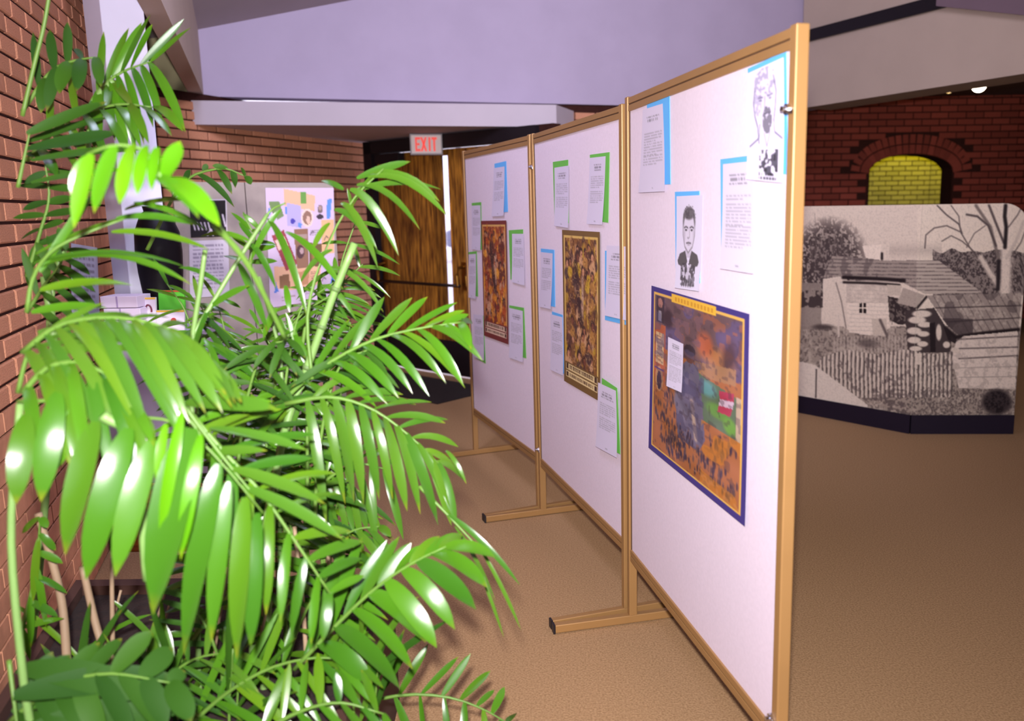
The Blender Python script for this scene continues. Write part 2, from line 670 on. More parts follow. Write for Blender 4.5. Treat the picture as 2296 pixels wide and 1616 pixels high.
def door_leaf(idx, s0, s1, slit):
    root = struct(dbox(MB(), s0 + .002, s1 - .002, -.045, -.035, .02, 2.16).build('door_%d' % idx, M_DOORWOOD) if not slit else
                  dbox(dbox(dbox(dbox(MB(), s0 + .002, slit[0], -.045, -.035, .02, 2.16), slit[1], s1 - .002, -.045, -.035, .02, 2.16),
                            slit[0], slit[1], -.045, -.035, .02, .40), slit[0], slit[1], -.045, -.035, 2.1, 2.16).build('door_%d' % idx, M_DOORWOOD))
    n = max(2, int(round((s1 - s0) / .115)))
    edges = [s0 + (s1 - s0) * k / n for k in range(n + 1)]
    for k in range(n):
        a, b = edges[k] + .002, edges[k + 1] - .002
        pieces = [(a, b, .03, 2.155)]
        if slit:
            if b <= slit[0] or a >= slit[1]:
                pass
            else:
                pieces = [(a, b, .03, .40), (a, b, 2.1, 2.155)]
                if a < slit[0] - .012:
                    pieces.append((a, slit[0], .40, 2.1))
                if b > slit[1] + .012:
                    pieces.append((slit[1], b, .40, 2.1))
        mb = MB()
        for (x0, x1, z0, z1) in pieces:
            dbox(mb, x0, x1, -.035, -.02, z0, z1)
        mb.build('plank', M_DOORWOOD, root)
    if slit:
        g = dbox(MB(), slit[0], slit[1], -.043, -.037, .40, 2.1).build('pane', M_GLASS, root)
        f = MB()
        dbox(f, slit[0] - .012, slit[0], -.03, -.012, .39, 2.11)
        dbox(f, slit[1], slit[1] + .012, -.03, -.012, .39, 2.11)
        dbox(f, slit[0], slit[1], -.03, -.012, .385, .40)
        dbox(f, slit[0], slit[1], -.03, -.012, 2.1, 2.11)
        f.build('glazing_bead', M_DOORWOOD, root)
    # kick plate and crash bar
    dbox(MB(), s0 + .02, s1 - .02, -.02, -.016, .03, .36).build('kick_plate', M_BLACK, root)
    bar = MB()
    bar.tube([dp(s0 + .05, .075, .905), dp(s1 - .05, .075, .905)], .015, 10)
    bar = bar.build('push_bar', M_DARKMETAL, root, smooth=True)
    for s in (s0 + .05, s1 - .07):
        hb = MB()
        dbox(hb, s - .028, s + .028, -.02, .0, .86, 1.12)
        hb.tube([dp(s, .0, 1.08), dp(s, .06, 1.07), dp(s, .085, 1.0), dp(s, .08, .905)], .016, 8)
        hb.build('bar_bracket', M_BRASS, bar)
    return root


d1 = door_leaf(1, .128, 1.43, (1.09, 1.19))
cl = MB()
dbox(cl, .19, .56, -.02, .06, 2.06, 2.155)
dbox(cl, .50, .62, .02, .03, 2.14, 2.152)
cl.build('door_closer', M_BLACK, d1, bevel=.006)
d2 = door_leaf(2, 1.435, 2.3, None)
struct(wall_slab('wall_door_end', dp(2.3, 0, 0), dp(2.5, 0, 0), 0, 2.29, .1, dn, M_MORTAR))

# things outside, seen through the narrow pane
o = empty('lamp_post', (-2.9, 22, 0), 'thin grey lamp post outdoors seen through the narrow door pane', 'lamp post')
MB().tube([(-2.9, 22, 0), (-2.9, 22, 4.2)], [.09, .06], 8).build('post', material('galvanised_grey', rgb(130, 130, 150), rough=.6), o)
MB().box((-2.9, 22, 4.25), (.3, 0, 0), (0, .12, 0), (0, 0, .06)).build('lamp_head', MATS['galvanised_grey'], o)
o = empty('parked_car', (-2.6, 30, 0), 'grey car parked outdoors seen through the narrow door pane', 'car')
MB().prism([(-4.4, 29.2), (-.8, 29.2), (-.8, 30.8), (-4.4, 30.8)], .35, .95).build('body', material('car_grey', rgb(120, 125, 150), rough=.4), o, bevel=.12)
MB().extrude([(-3.9, 29.3, .95), (-1.3, 29.3, .95), (-1.8, 29.3, 1.45), (-3.2, 29.3, 1.45)], (0, 1.4, 0)).build('cabin', material('car_glass', rgb(60, 66, 84), rough=.2), o)
for wx in (-3.7, -1.5):
    for wy in (29.25, 30.75):
        MB().tube([(wx, wy - .1, .33), (wx, wy + .1, .33)], .33, 16).build('wheel', M_CAP, o)
struct(MB().box((-6, 24.2, -.2), (14, 0, 0), (0, 15.5, 0), (0, 0, .03)).build('pavement', material('pale_concrete', rgb(235, 230, 228), rough=.9, noise=.06, scale=2)))
bpy.data.objects['pavement'].name = 'ground'

# ------------------------------------------------ dark room on the right
AW_Y = 10.0
ax0, ax1 = 3.455, 4.42
acx, ahw, asp, arise = (ax0 + ax1) / 2, (ax1 - ax0) / 2, 1.96, .20


def arch_z(x):
    k = (x - acx) / ahw
    return asp + arise * math.sqrt(max(0, 1 - k * k * .98))


mb = MB()
mb.prism([(1.9, AW_Y), (ax0, AW_Y), (ax0, AW_Y + .3), (1.9, AW_Y + .3)], 0, 2.9)
mb.prism([(ax1, AW_Y), (5.3, AW_Y), (5.3, AW_Y + .3), (ax1, AW_Y + .3)], 0, 2.9)
N = 16
for k in range(N):
    xa, xb = ax0 + (ax1 - ax0) * k / N, ax0 + (ax1 - ax0) * (k + 1) / N
    poly = [Vector((xa, AW_Y, arch_z(xa))), Vector((xb, AW_Y, arch_z(xb))), Vector((xb, AW_Y, 2.9)), Vector((xa, AW_Y, 2.9))]
    mb.extrude(poly, (0, .3, 0))
w = struct(mb.build('wall_arch', M_MORTAR))


def arch_skip(s, z, a, b):
    x0, x1 = 1.9 + a, 1.9 + b
    if x1 > ax0 + .005 and x0 < ax1 - .005 and z < asp:
        return True
    xm = (x0 + x1) / 2
    k = (xm - acx) / (ahw + .26)
    return abs(k) < 1 and z < asp + (arise + .22) * math.sqrt(1 - k * k) + .03 and z > asp - .02


vous = []
nv = 21
for ring in (0, 1):
    for k in range(nv):
        th = math.pi * (k + .5) / nv
        ex, ez = math.cos(th), math.sin(th)
        px_, pz_ = acx + ahw * ex, asp + arise * ez
        nrm = Vector((ex / ahw, 0, ez / arise)).normalized()
        c = Vector((px_, AW_Y, pz_)) + nrm * (.055 + ring * .115)
        if c.z < asp - .02:
            continue
        vous.append((c, nrm, .104, .066))
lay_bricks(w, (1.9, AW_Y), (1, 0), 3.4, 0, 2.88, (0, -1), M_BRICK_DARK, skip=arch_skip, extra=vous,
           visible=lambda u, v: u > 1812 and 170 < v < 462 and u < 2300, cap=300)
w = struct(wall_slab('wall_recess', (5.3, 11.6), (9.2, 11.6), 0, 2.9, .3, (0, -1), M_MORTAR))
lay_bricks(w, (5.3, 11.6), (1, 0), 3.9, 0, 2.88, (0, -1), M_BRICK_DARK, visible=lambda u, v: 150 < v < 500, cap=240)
struct(wall_slab('wall_return', (5.3, 10.0), (5.3, 11.6), 0, 2.9, .15, (1, 0), M_MORTAR))
# lit alcove behind the arch
AK = Vector((5.62, 13.5, 0))
w = struct(wall_slab('wall_alcove_left', (3.6, 13.5), (AK.x, 13.5), 0, 2.9, .2, (0, -1), M_MORTAR))
lay_bricks(w, (3.6, 13.5), (1, 0), AK.x - 3.6, 0, 2.88, (0, -1), M_BUFF, visible=lambda u, v: 1945 < u and 335 < v < 462, cap=120)
rd = Vector((.62, -.78, 0)).normalized()
w = struct(wall_slab('wall_alcove_right', AK, AK + rd * 2.4, 0, 2.9, .2, (-rd.y * -1, rd.x * -1) if False else (rd.y, -rd.x), M_MORTAR))
lay_bricks(w, AK, rd, 2.4, 0, 2.88, (rd.y, -rd.x), M_BUFF, visible=lambda u, v: u < 2140 and 335 < v < 462, cap=120)
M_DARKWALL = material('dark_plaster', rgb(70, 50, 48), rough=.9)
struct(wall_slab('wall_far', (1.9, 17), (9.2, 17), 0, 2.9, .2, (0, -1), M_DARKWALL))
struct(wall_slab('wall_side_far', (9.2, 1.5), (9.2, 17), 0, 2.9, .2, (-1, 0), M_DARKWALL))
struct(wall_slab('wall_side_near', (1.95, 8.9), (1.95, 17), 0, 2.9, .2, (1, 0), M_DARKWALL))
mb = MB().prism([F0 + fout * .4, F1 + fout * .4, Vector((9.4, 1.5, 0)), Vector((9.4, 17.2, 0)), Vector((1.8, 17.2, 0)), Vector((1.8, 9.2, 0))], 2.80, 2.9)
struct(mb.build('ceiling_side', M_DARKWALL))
struct(wall_slab('wall_side_front', F1, (9.4, 1.5), 0, 2.9, .2, (0, 1), M_DARKWALL))
struct(wall_slab('wall_rear', (-5.2, -3), (6.2, -3), 0, 6, .2, (0, 1), M_PLASTER_WARM))
_we = wl0 + wld * WL_L
struct(wall_slab('wall_left_rear', (_we.x, _we.y), (-5.2, _we.y), 0, 5.5, .2, (0, -1), M_PLASTER_WARM))
struct(wall_slab('wall_left_side', (-5.0, _we.y), (-5.0, -3), 0, 5.5, .2, (1, 0), M_PLASTER_WARM))
struct(wall_slab('wall_right_rear', (5.9, -3), (5.9, 2.2), 0, 6.2, .2, (-1, 0), M_PLASTER_WARM))


def point_light(name, loc, power, color, r=.05):
    l = bpy.data.lights.new(name, 'POINT')
    l.energy = power
    l.color = color
    l.shadow_soft_size = r
    o = bpy.data.objects.new(name, l)
    COL.objects.link(o)
    o.location = loc
    return o


point_light('alcove_lamp', (5.2, 12.5, 2.7), 34, (1, .9, .04))


def ceiling_globe(loc, r, label, strength, col):
    o = empty('ceiling_lamp', (loc[0], loc[1], 2.8), label, 'lamp', None)
    prof = [(.001, -r)] + [(r * math.sin(math.pi * k / 12), -r * math.cos(math.pi * k / 12)) for k in range(1, 12)] + [(.001, r)]
    MB().lathe(loc, prof, 20).build('globe', material('lamp_globe_%d' % int(strength * 10), (1, 1, 1, 1), emit=col, emit_strength=strength), o, smooth=True)
    MB().lathe((loc[0], loc[1], loc[2] + r * .9), [(r * .45, 0), (r * .45, 2.8 - loc[2] - r * .9)], 14).build('socket', M_CAP, o)


g = at_y(2195, 190, 8.2)
ceiling_globe(g, .068, 'bright round ceiling lamp glowing under the header at the upper right', 14.0, (1, .82, .6, 1))
point_light('ceiling_globe_glow', (g.x, g.y, g.z - .12), 10, (1, .72, .5))
g2 = at_y(2127, 200, 8.6)
ceiling_globe(g2, .04, 'small dim amber ceiling lamp left of the bright round one', 1.2, (1, .6, .12, 1))

# exit sign hung under the soffit
e0, e1 = at_z(918, 300, 2.29), at_z(991, 300, 2.29)
ed = (e1 - e0)
ew = ed.length
ed.normalize()
en = Vector((ed.y, -ed.x, 0))
eh = .19
ex = empty('exit_sign', (e0 + e1) / 2 + Vector((0, 0, -eh)), 'white box exit sign with red letters under the entrance soffit', 'exit sign')
ec = (e0 + e1) / 2 + Vector((0, 0, -eh / 2))
MB().box(ec, ed * (ew / 2), en * .03, (0, 0, eh / 2 - .001)).build('housing', material('sign_grey', rgb(176, 170, 176), rough=.5), ex, bevel=.006)
MB().box(ec + en * .031, ed * (ew / 2 - .014), en * .002, (0, 0, eh / 2 - .016)).build('face_plate', material('sign_face', rgb(206, 190, 190), rough=.4, emit=rgb(206, 190, 190), emit_strength=.18), ex)
M_EXIT = material('sign_red', rgb(230, 40, 24), rough=.4, emit=rgb(235, 50, 28), emit_strength=.55)
lw, lh = ew * .155, eh * .66


def ebox(mb, x, x0, x1, z0, z1):
    o = ec + en * .0345 + ed * (x + (x0 + x1) / 2 * lw) + Vector((0, 0, ((z0 + z1) / 2 - .5) * lh))
    mb.box(o, ed * ((x1 - x0) / 2 * lw), en * .002, (0, 0, (z1 - z0) / 2 * lh))


def ebar(mb, x, p, q, wd):
    a = ec + en * .0345 + ed * (x + p[0] * lw) + Vector((0, 0, (p[1] - .5) * lh))
    b = ec + en * .0345 + ed * (x + q[0] * lw) + Vector((0, 0, (q[1] - .5) * lh))
    h = ed * (wd * lw / 2)
    mb.extrude([a - h, a + h, b + h, b - h], en * .004)


xs = [-ew * .34, -ew * .155, ew * .055, ew * .165]
L = MB(); ebox(L, xs[0], 0, .38, 0, 1); ebox(L, xs[0], .38, 1, .82, 1); ebox(L, xs[0], .38, .9, .42, .58); ebox(L, xs[0], .38, 1, 0, .18); L.build('letter', M_EXIT, ex)
L = MB(); ebar(L, xs[1], (.05, 0), (.95, 1), .42); ebar(L, xs[1], (.95, 0), (.05, 1), .42); L.build('letter', M_EXIT, ex)
L = MB(); ebox(L, xs[2], .1, .5, 0, 1); L.build('letter', M_EXIT, ex)
L = MB(); ebox(L, xs[3], .32, .72, 0, .84); ebox(L, xs[3], 0, 1.05, .82, 1); L.build('letter', M_EXIT, ex)

# door mat
mat_p = [dp(.2, .15, 0), dp(1.9, .15, 0), dp(1.9, .85, 0), dp(.2, .85, 0)]
tag(MB().prism(mat_p, 0, .012).build('door_mat', material('black_rubber', rgb(34, 26, 28), rough=.9, noise=.3, scale=60, bump=.4)),
    'dark mat lying on the carpet in front of the wooden doors', 'door mat')

# ================================================================== display panels
UP = Vector((0, 0, 1))


class Panel:
    def __init__(self, A, B, ztop, zbot, label, bolts):
        self.A, self.B = A, B
        self.d = (B - A).normalized()
        self.n = Vector((self.d.y, -self.d.x, 0))
        if self.n.x > 0:
            self.n = -self.n
        L = (B - A).length
        self.L = L
        root = empty('display_panel', (A + B) / 2, label, 'display panel', 'folding line of display panels')
        self.root = root
        P = lambda s, n, z: A + self.d * s + self.n * n + UP * z
        self.P = P

        def bx(mb, s0, s1, n0, n1, z0, z1):
            return mb.box(P((s0 + s1) / 2, (n0 + n1) / 2, (z0 + z1) / 2), self.d * ((s1 - s0) / 2), self.n * ((n1 - n0) / 2), UP * ((z1 - z0) / 2))
        pw = .034
        bx(MB(), .02, L - .02, -.006, .006, zbot + .02, ztop - .02).build('board', M_BOARD, root)
        for (z0, z1, nm) in ((ztop - .046, ztop, 'top_rail'), (zbot, zbot + .046, 'bottom_rail')):
            r = bx(bx(MB(), pw, L - pw, -.013, .013, z0, z0 + .021), pw, L - pw, -.013, .013, z0 + .025, z1).build(nm, M_FRAME, root, bevel=.0015)
            bx(MB(), pw, L - pw, -.0105, .0105, z0 + .019, z0 + .027).build('groove', M_GROOVE, r)
        # posts with a stepped profile, foot bars and black end caps
        for s0 in (0, L - pw):
            post = bx(MB(), s0 + .002, s0 + pw - .002, -.016, .016, .034, ztop + .004).build('post', M_FRAME, root, bevel=.003)
            inner = s0 + pw if s0 == 0 else s0 - .004
            bx(MB(), inner, inner + .004, -.0095, .0095, zbot + .046, ztop - .046).build('groove', M_GROOVE, post)
            sc = s0 + pw / 2
            foot = bx(MB(), sc - .014, sc + .014, -.31, .31, .004, .036).build('foot_bar', M_FRAME, root, bevel=.003)
            for e in (-1, 1):
                bx(MB(), sc - .015, sc + .015, min(e * .31, e * .318), max(e * .31, e * .318), .002, .037).build('end_cap', M_CAP, foot)
        for (s, z) in bolts:
            mb = MB()
            mb.tube([P(s, .014, z), P(s, .024, z)], .011, 12)
            mb.tube([P(s, .022, z), P(s, .034, z)], .006, 10)
            bx(mb, s - .004, s + .022, .018, .021, z - .012, z - .002)
            mb.build('wing_bolt', M_CHROME, root, smooth=False)

    def at(self, u, v, n=0.0):
        p0 = self.A + self.n * n
        return on_plane(u, v, p0, self.d)


gap = .018
dP3 = (P3B - P3A).normalized()
dP2 = (P2C - P3B).normalized()
dP1 = (P1D - P2C).normalized()
W3 = Panel(P3A, P3B - dP3 * gap, 1.954, .276, 'farthest white display panel, beside the wooden doors, with a dark red poster', [])
W2 = Panel(P3B, P2C - dP2 * gap, 1.954, .270, 'middle white display panel with a gold-brown poster', [(.016, 1.80), (.016, .36)])
W1 = Panel(P2C + dP1 * .012, P1D, 1.970, .262, 'nearest white display panel with two portraits and a blue-bordered poster', [(1.2, 1.80), (1.2, .34)])


def notice(panel, sheet, backing, color, label, seed, lines=((.12, 3), (.28, 6), (.5, 6)), group='typed notices on coloured card', layer=0, painter=None, curl=.006, cat='notice', name='notice'):
    base = .0075 + layer * .004
    c = panel.at(sum(p[0] for p in sheet) / 4, sum(p[1] for p in sheet) / 4, base)
    root = empty(name, c, label, cat, group)
    if backing:
        q = [panel.at(u, v, base) for u, v in backing]
        MB().extrude(q, panel.n * .0012).build('backing_card', M_BLUE if color == 'b' else M_GREEN, root)
    q = [panel.at(u, v, base + .002) for u, v in sheet]
    if painter:
        ink = painter()
    else:
        ink = Ink(30, 64, (206, 198, 220))
        ink.rs = np.random.RandomState(seed)
        k = 0
        for (y, n) in lines:
            if k == 0:
                for j in range(n):
                    ww = .2 + .12 * ink.rs.rand()
                    ink.text(.52 - ww, y - .02 + j * .042, .52 + ww, 1, .042, (120, 116, 128), .75, 1)
            else:
                ink.text(.13, y, .9, n, .031, (140, 136, 148), .55)
            k += 1
        ink.text(.45, .94, .58, 1, .03, (120, 120, 130), .6, 1)
    ink_sheet('paper', quad(q), ink, None, root, curl=curl, nrm=panel.n)
    return root


N3 = [
    ([(1107, 377), (1131, 373), (1131, 484), (1104, 485)], [(1109, 367), (1135, 361), (1139, 475), (1112, 477)], 'b', 'typed notice on blue card, topmost on the farthest panel'),
    ([(1057, 461), (1077, 460), (1079, 562), (1059, 558)], [(1058, 455), (1079, 453), (1080, 560), (1060, 557)], 'g', 'typed notice on green card, upper of three left of the dark red poster'),
    ([(1051, 570), (1067, 569), (1068, 670), (1050, 666)], [(1051, 565), (1069, 563), (1072, 665), (1055, 660)], 'g', 'typed notice on green card, middle of three left of the dark red poster'),
    ([(1061, 704), (1083, 707), (1087, 808), (1064, 800)], [(1064, 705), (1084, 708), (1089, 815), (1068, 803)], 'g', 'typed notice with green card below it, lowest left of the dark red poster'),
    ([(1148, 524), (1174, 524), (1178, 640), (1149, 632)], [(1141, 516), (1173, 514), (1172, 620), (1145, 627)], 'g', 'typed notice on green card, upper of two right of the dark red poster'),
    ([(1142, 690), (1172, 697), (1174, 812), (1143, 801)], [(1142, 684), (1175, 690), (1180, 803), (1150, 795)], 'g', 'typed notice on green card, lower of two right of the dark red poster'),
]
N2 = [
    ([(1243, 376), (1275, 371), (1276, 511), (1245, 506)], [(1240, 363), (1274, 358), (1275, 500), (1244, 497)], 'g', 'typed notice with broad green top strip, upper left of the middle panel'),
    ([(1322, 354), (1358, 350), (1353, 504), (1318, 502)], [(1323, 347), (1367, 341), (1364, 499), (1330, 495)], 'g', 'typed notice with green strip down its right side, upper right of the middle panel'),
    ([(1213, 565), (1239, 568), (1237, 693), (1210, 687)], [(1213, 557), (1243, 560), (1245, 688), (1216, 683)], 'b', 'typed notice on blue card, upper of two left of the gold-brown poster'),
    ([(1234, 704), (1261, 711), (1265, 842), (1236, 828)], [(1238, 698), (1262, 706), (1265, 838), (1240, 826)], 'b', 'typed notice on blue card, lower of two left of the gold-brown poster'),
    ([(1360, 550), (1406, 553), (1407, 718), (1359, 707)], [(1357, 562), (1405, 560), (1407, 729), (1357, 717)], 'b', 'typed notice with blue strip below it, right of the gold-brown poster'),
    ([(1341, 857), (1381, 876), (1386, 1026), (1338, 1000)], [(1350, 847), (1384, 870), (1391, 1018), (1350, 995)], 'g', 'typed notice on green card overlapping the bottom corner of the gold-brown poster'),
]
for i, (s, b, c, l) in enumerate(N3):
    notice(W3, s, b, c, l, 10 + i)
for i, (s, b, c, l) in enumerate(N2):
    notice(W2, s, b, c, l, 30 + i, layer=2 if i == 5 else 0)
notice(W1, [(1441, 246), (1486, 232), (1494, 429), (1435, 432)], [(1451, 228), (1502, 212), (1504, 413), (1455, 415)], 'b',
       'typed notice on blue card, upper left corner of the nearest panel', 51, lines=((.12, 2), (.29, 4), (.42, 5), (.56, 4)))
notice(W1, [(1621, 368), (1688, 361), (1694, 614), (1619, 602)], [(1616, 357), (1685, 348), (1690, 590), (1618, 585)], 'b',
       'large typed notice on blue card beside the portraits on the nearest panel', 52, lines=((.12, 3), (.29, 2), (.37, 7), (.58, 7)))


# -------- ink portraits
def portrait_young():
    k = Ink(64, 116, (208, 202, 224))
    n1, n2, n3 = k.noise(12), k.noise(20), k.noise(34)
    # neck and collar first, then the head
    k.poly([(.40, .52), (.62, .52), (.66, .66), (.36, .66)], (184, 176, 196))
    k.poly([(.06, .70), (.16, .62), (.38, .58), (.48, .70), (.40, .78), (.12, .74)], (84, 80, 84))
    k.poly([(.94, .70), (.86, .62), (.64, .58), (.54, .70), (.60, .78), (.88, .74)], (84, 80, 84))
    k.ell(.51, .265, .265, .165, (104, 100, 106), 1, .18)
    k.ell(.51, .385, .23, .235, (202, 195, 214), 1, .10)
    k.ell(.51, .19, .24, .075, (100, 96, 102), 1, .3)
    k.put((((k.X - .51) / .27) ** 2 + ((k.Y - .24) / .15) ** 2 < 1) & (k.Y < .24) & (n3 > .62), (70, 66, 72), .7)
    k.line([(.27, .27), (.28, .42), (.36, .54), (.50, .605), (.66, .54), (.74, .42), (.75, .27)], .022, (120, 114, 124), .8)
    k.ell(.33, .42, .06, .13, (160, 152, 168), .55, .7)
    k.ell(.70, .40, .05, .12, (170, 162, 178), .5, .7)
    for x in (.40, .62):
        k.line([(x - .075, .338), (x, .326), (x + .075, .34)], .018, (76, 72, 80), .9)
        k.ell(x, .362, .055, .014, (96, 90, 100), .9, .3)
        k.ell(x, .362, .022, .012, (46, 42, 48))
    k.line([(.53, .36), (.54, .435), (.49, .452), (.46, .442)], .016, (132, 124, 138), .8)
    k.line([(.42, .502), (.51, .496), (.60, .503)], .018, (90, 84, 94), .9)
    k.ell(.51, .52, .07, .012, (150, 140, 156), .7, .5)
    k.poly([(.24, .76), (.42, .72), (.50, .76), (.58, .72), (.80, .76), (.76, .97), (.26, .97)], (188, 182, 200))
    blk = (k.X > .22) & (k.X < .80) & (k.Y > .72) & (k.Y < .965)
    k.put(blk & (n1 > .55), (104, 100, 112), .8)
    k.put(blk & (n2 > .62), (62, 58, 64), .8)
    k.rect(.28, .90, .76, .965, (120, 116, 126), .5)
    for j in range(5):
        k.line([(.31 + j * .09, .905), (.29 + j * .09, .96)], .03, (66, 62, 70), .85)
    return k


def portrait_elder():
    k = Ink(64, 116, (212, 206, 230))
    k.ell(.48, .26, .27, .22, (208, 201, 226), 1)
    n = k.noise(26)
    hair = (((k.X - .5) / .30) ** 2 + ((k.Y - .14) / .13) ** 2 < 1)
    k.put(hair & (n > .52), (136, 128, 160), .6)
    k.line([(.22, .18), (.18, .3), (.22, .42), (.30, .52), (.34, .66)], .025, (112, 104, 136), .9)
    k.line([(.74, .12), (.80, .24), (.78, .36), (.74, .48)], .025, (112, 104, 136), .9)
    k.put((((k.X - .30) / .11) ** 2 + ((k.Y - .30) / .12) ** 2 < 1) & (n > .42), (140, 132, 166), .5)
    k.line([(.31, .262), (.45, .268)], .014, (116, 110, 142))
    k.line([(.57, .266), (.71, .258)], .014, (116, 110, 142))
    k.ell(.38, .29, .045, .009, (104, 98, 128), .8)
    k.ell(.64, .287, .045, .009, (104, 98, 128), .8)
    k.line([(.5, .27), (.49, .36), (.56, .365)], .022, (130, 122, 156), .8)
    k.put((((k.X - .56) / .13) ** 2 + ((k.Y - .47) / .12) ** 2 < 1) & (n > .25), (104, 100, 116), .85)
    k.line([(.48, .41), (.64, .41)], .014, (90, 84, 104))
    k.line([(.36, .5), (.34, .62), (.08, .69)], .018, (110, 104, 136), .9)
    k.line([(.74, .48), (.76, .58), (.96, .64)], .018, (110, 104, 136), .9)
    k.line([(.48, .58), (.56, .7), (.64, .58)], .016, (120, 114, 146), .8)
    n1, n2 = k.noise(11), k.noise(18)
    blk = (k.X > .36) & (k.X < .86) & (k.Y > .73) & (k.Y < .955)
    k.put(blk & (n1 > .5), (70, 68, 82), .9)
    k.put(blk & (n2 > .65), (46, 44, 52), .8)
    k.rect(.36, .96, .84, .99, (60, 58, 70), .8)
    for j in range(6):
        k.rect(.38 + j * .08, .962, .40 + j * .08, .99, (214, 208, 228))
    return k


notice(W1, [(1517, 440), (1575, 437), (1571, 653), (1517, 645)], [(1514, 430), (1569, 428), (1570, 635), (1516, 630)], 'b',
       'ink portrait of a young man with dark collar, on blue card', 53, painter=portrait_young, group=None, cat='portrait', name='portrait_print')
notice(W1, [(1675, 165), (1757, 128), (1760, 410), (1678, 402)], [(1677, 154), (1764, 114), (1767, 391), (1690, 390)], 'b',
       'ink portrait of a bearded older man, on blue card by the top corner', 54, painter=portrait_elder, group=None, cat='portrait', name='portrait_print')


# -------- collage posters
def crowd_poster(border, line, ground, tones, seed, band):
    k = Ink(96, 200, border)
    k.rs = np.random.RandomState(seed)
    rs = k.rs
    k.rect(.05, .035, .95, .965, line)
    k.rect(.075, .05, .925, .95, ground)
    for j in range(260):
        x, y = .08 + .84 * rs.rand(), .06 + .80 * rs.rand()
        c = tones[rs.randint(len(tones))]
        k.ell(x, y, .025 + .045 * rs.rand(), .02 + .04 * rs.rand(), c, .75, .5, (rs.rand() - .5) * .6)
    for j in range(46):       # many small figures: shoulders, hair, face
        x, y = .13 + .74 * rs.rand(), .09 + .74 * rs.rand()
        r = .045 + .045 * rs.rand()
        k.ell(x, y + r * .95, r * 1.15, r * .62, tones[rs.randint(len(tones))], .9, .3)
        k.ell(x, y - r * .06, r * .74, r * .46, (52, 32, 30), .85, .3)
        k.ell(x + r * .1, y + r * .10, r * .52, r * .36, [(164, 104, 74), (120, 70, 52), (192, 136, 102)][rs.randint(3)], .95, .3)
    k.line([(.38, .22), (.44, .42), (.52, .56)], .10, (50, 32, 34), .8)
    k.line([(.56, .30), (.55, .50)], .06, (196, 166, 150), .6)
    n = k.noise(44)
    m = (k.X > .075) & (k.X < .925) & (k.Y > .05) & (k.Y < .86)
    k.put(m & (n > .74), (62, 36, 30), .4)
    k.put(m & (n < .2), (222, 176, 112), .4)
    k.rect(.05, .855, .95, .965, border)
    for row, (y0, y1) in enumerate(((.865, .905), (.918, .955))):
        k.rect(.07, y0, .93, y1, band)
        x = .17
        while x < .83:
            w_ = .022 + .03 * rs.rand()
            k.rect(x, y0 + .007, min(x + w_, .83), y1 - .007, (70, 46, 34), .85)
            k.rect(x + w_ * .35, y0 + .015, x + w_ * .6, y1 - .015, band, .8)
            x += w_ + .014
        for x in (.08, .86):
            k.rect(x, y0 + .003, x + .06, y1 - .003, (58, 36, 30), .9)
    return k


def poster(panel, px, ink, label, layer=1):
    q = [panel.at(u, v, .0075 + layer * .001) for u, v in px]
    c = (q[0] + q[1] + q[2] + q[3]) / 4
    root = empty('poster', c, label, 'poster')
    ink_sheet('printed_paper', quad(q), ink, None, root, curl=.003, nrm=panel.n, off=panel.n * .002)
    return root


poster(W3, [(1079, 495), (1136, 494), (1142, 772), (1087, 752)],
       crowd_poster((112, 44, 44), (206, 160, 92), (146, 66, 34), [(170, 74, 30), (120, 44, 30), (196, 120, 30), (90, 40, 34), (196, 150, 120), (224, 150, 40)], 3, (214, 184, 160)),
       'tall collage poster with dark red border on the farthest panel', layer=2)
poster(W2, [(1261, 515), (1346, 520), (1348, 900), (1267, 853)],
       crowd_poster((112, 84, 46), (206, 172, 96), (128, 84, 44), [(120, 80, 50), (84, 52, 42), (170, 120, 60), (70, 50, 50), (196, 150, 110), (186, 150, 40)], 4, (216, 192, 140)),
       'tall collage poster with gold-brown border on the middle panel', layer=2)


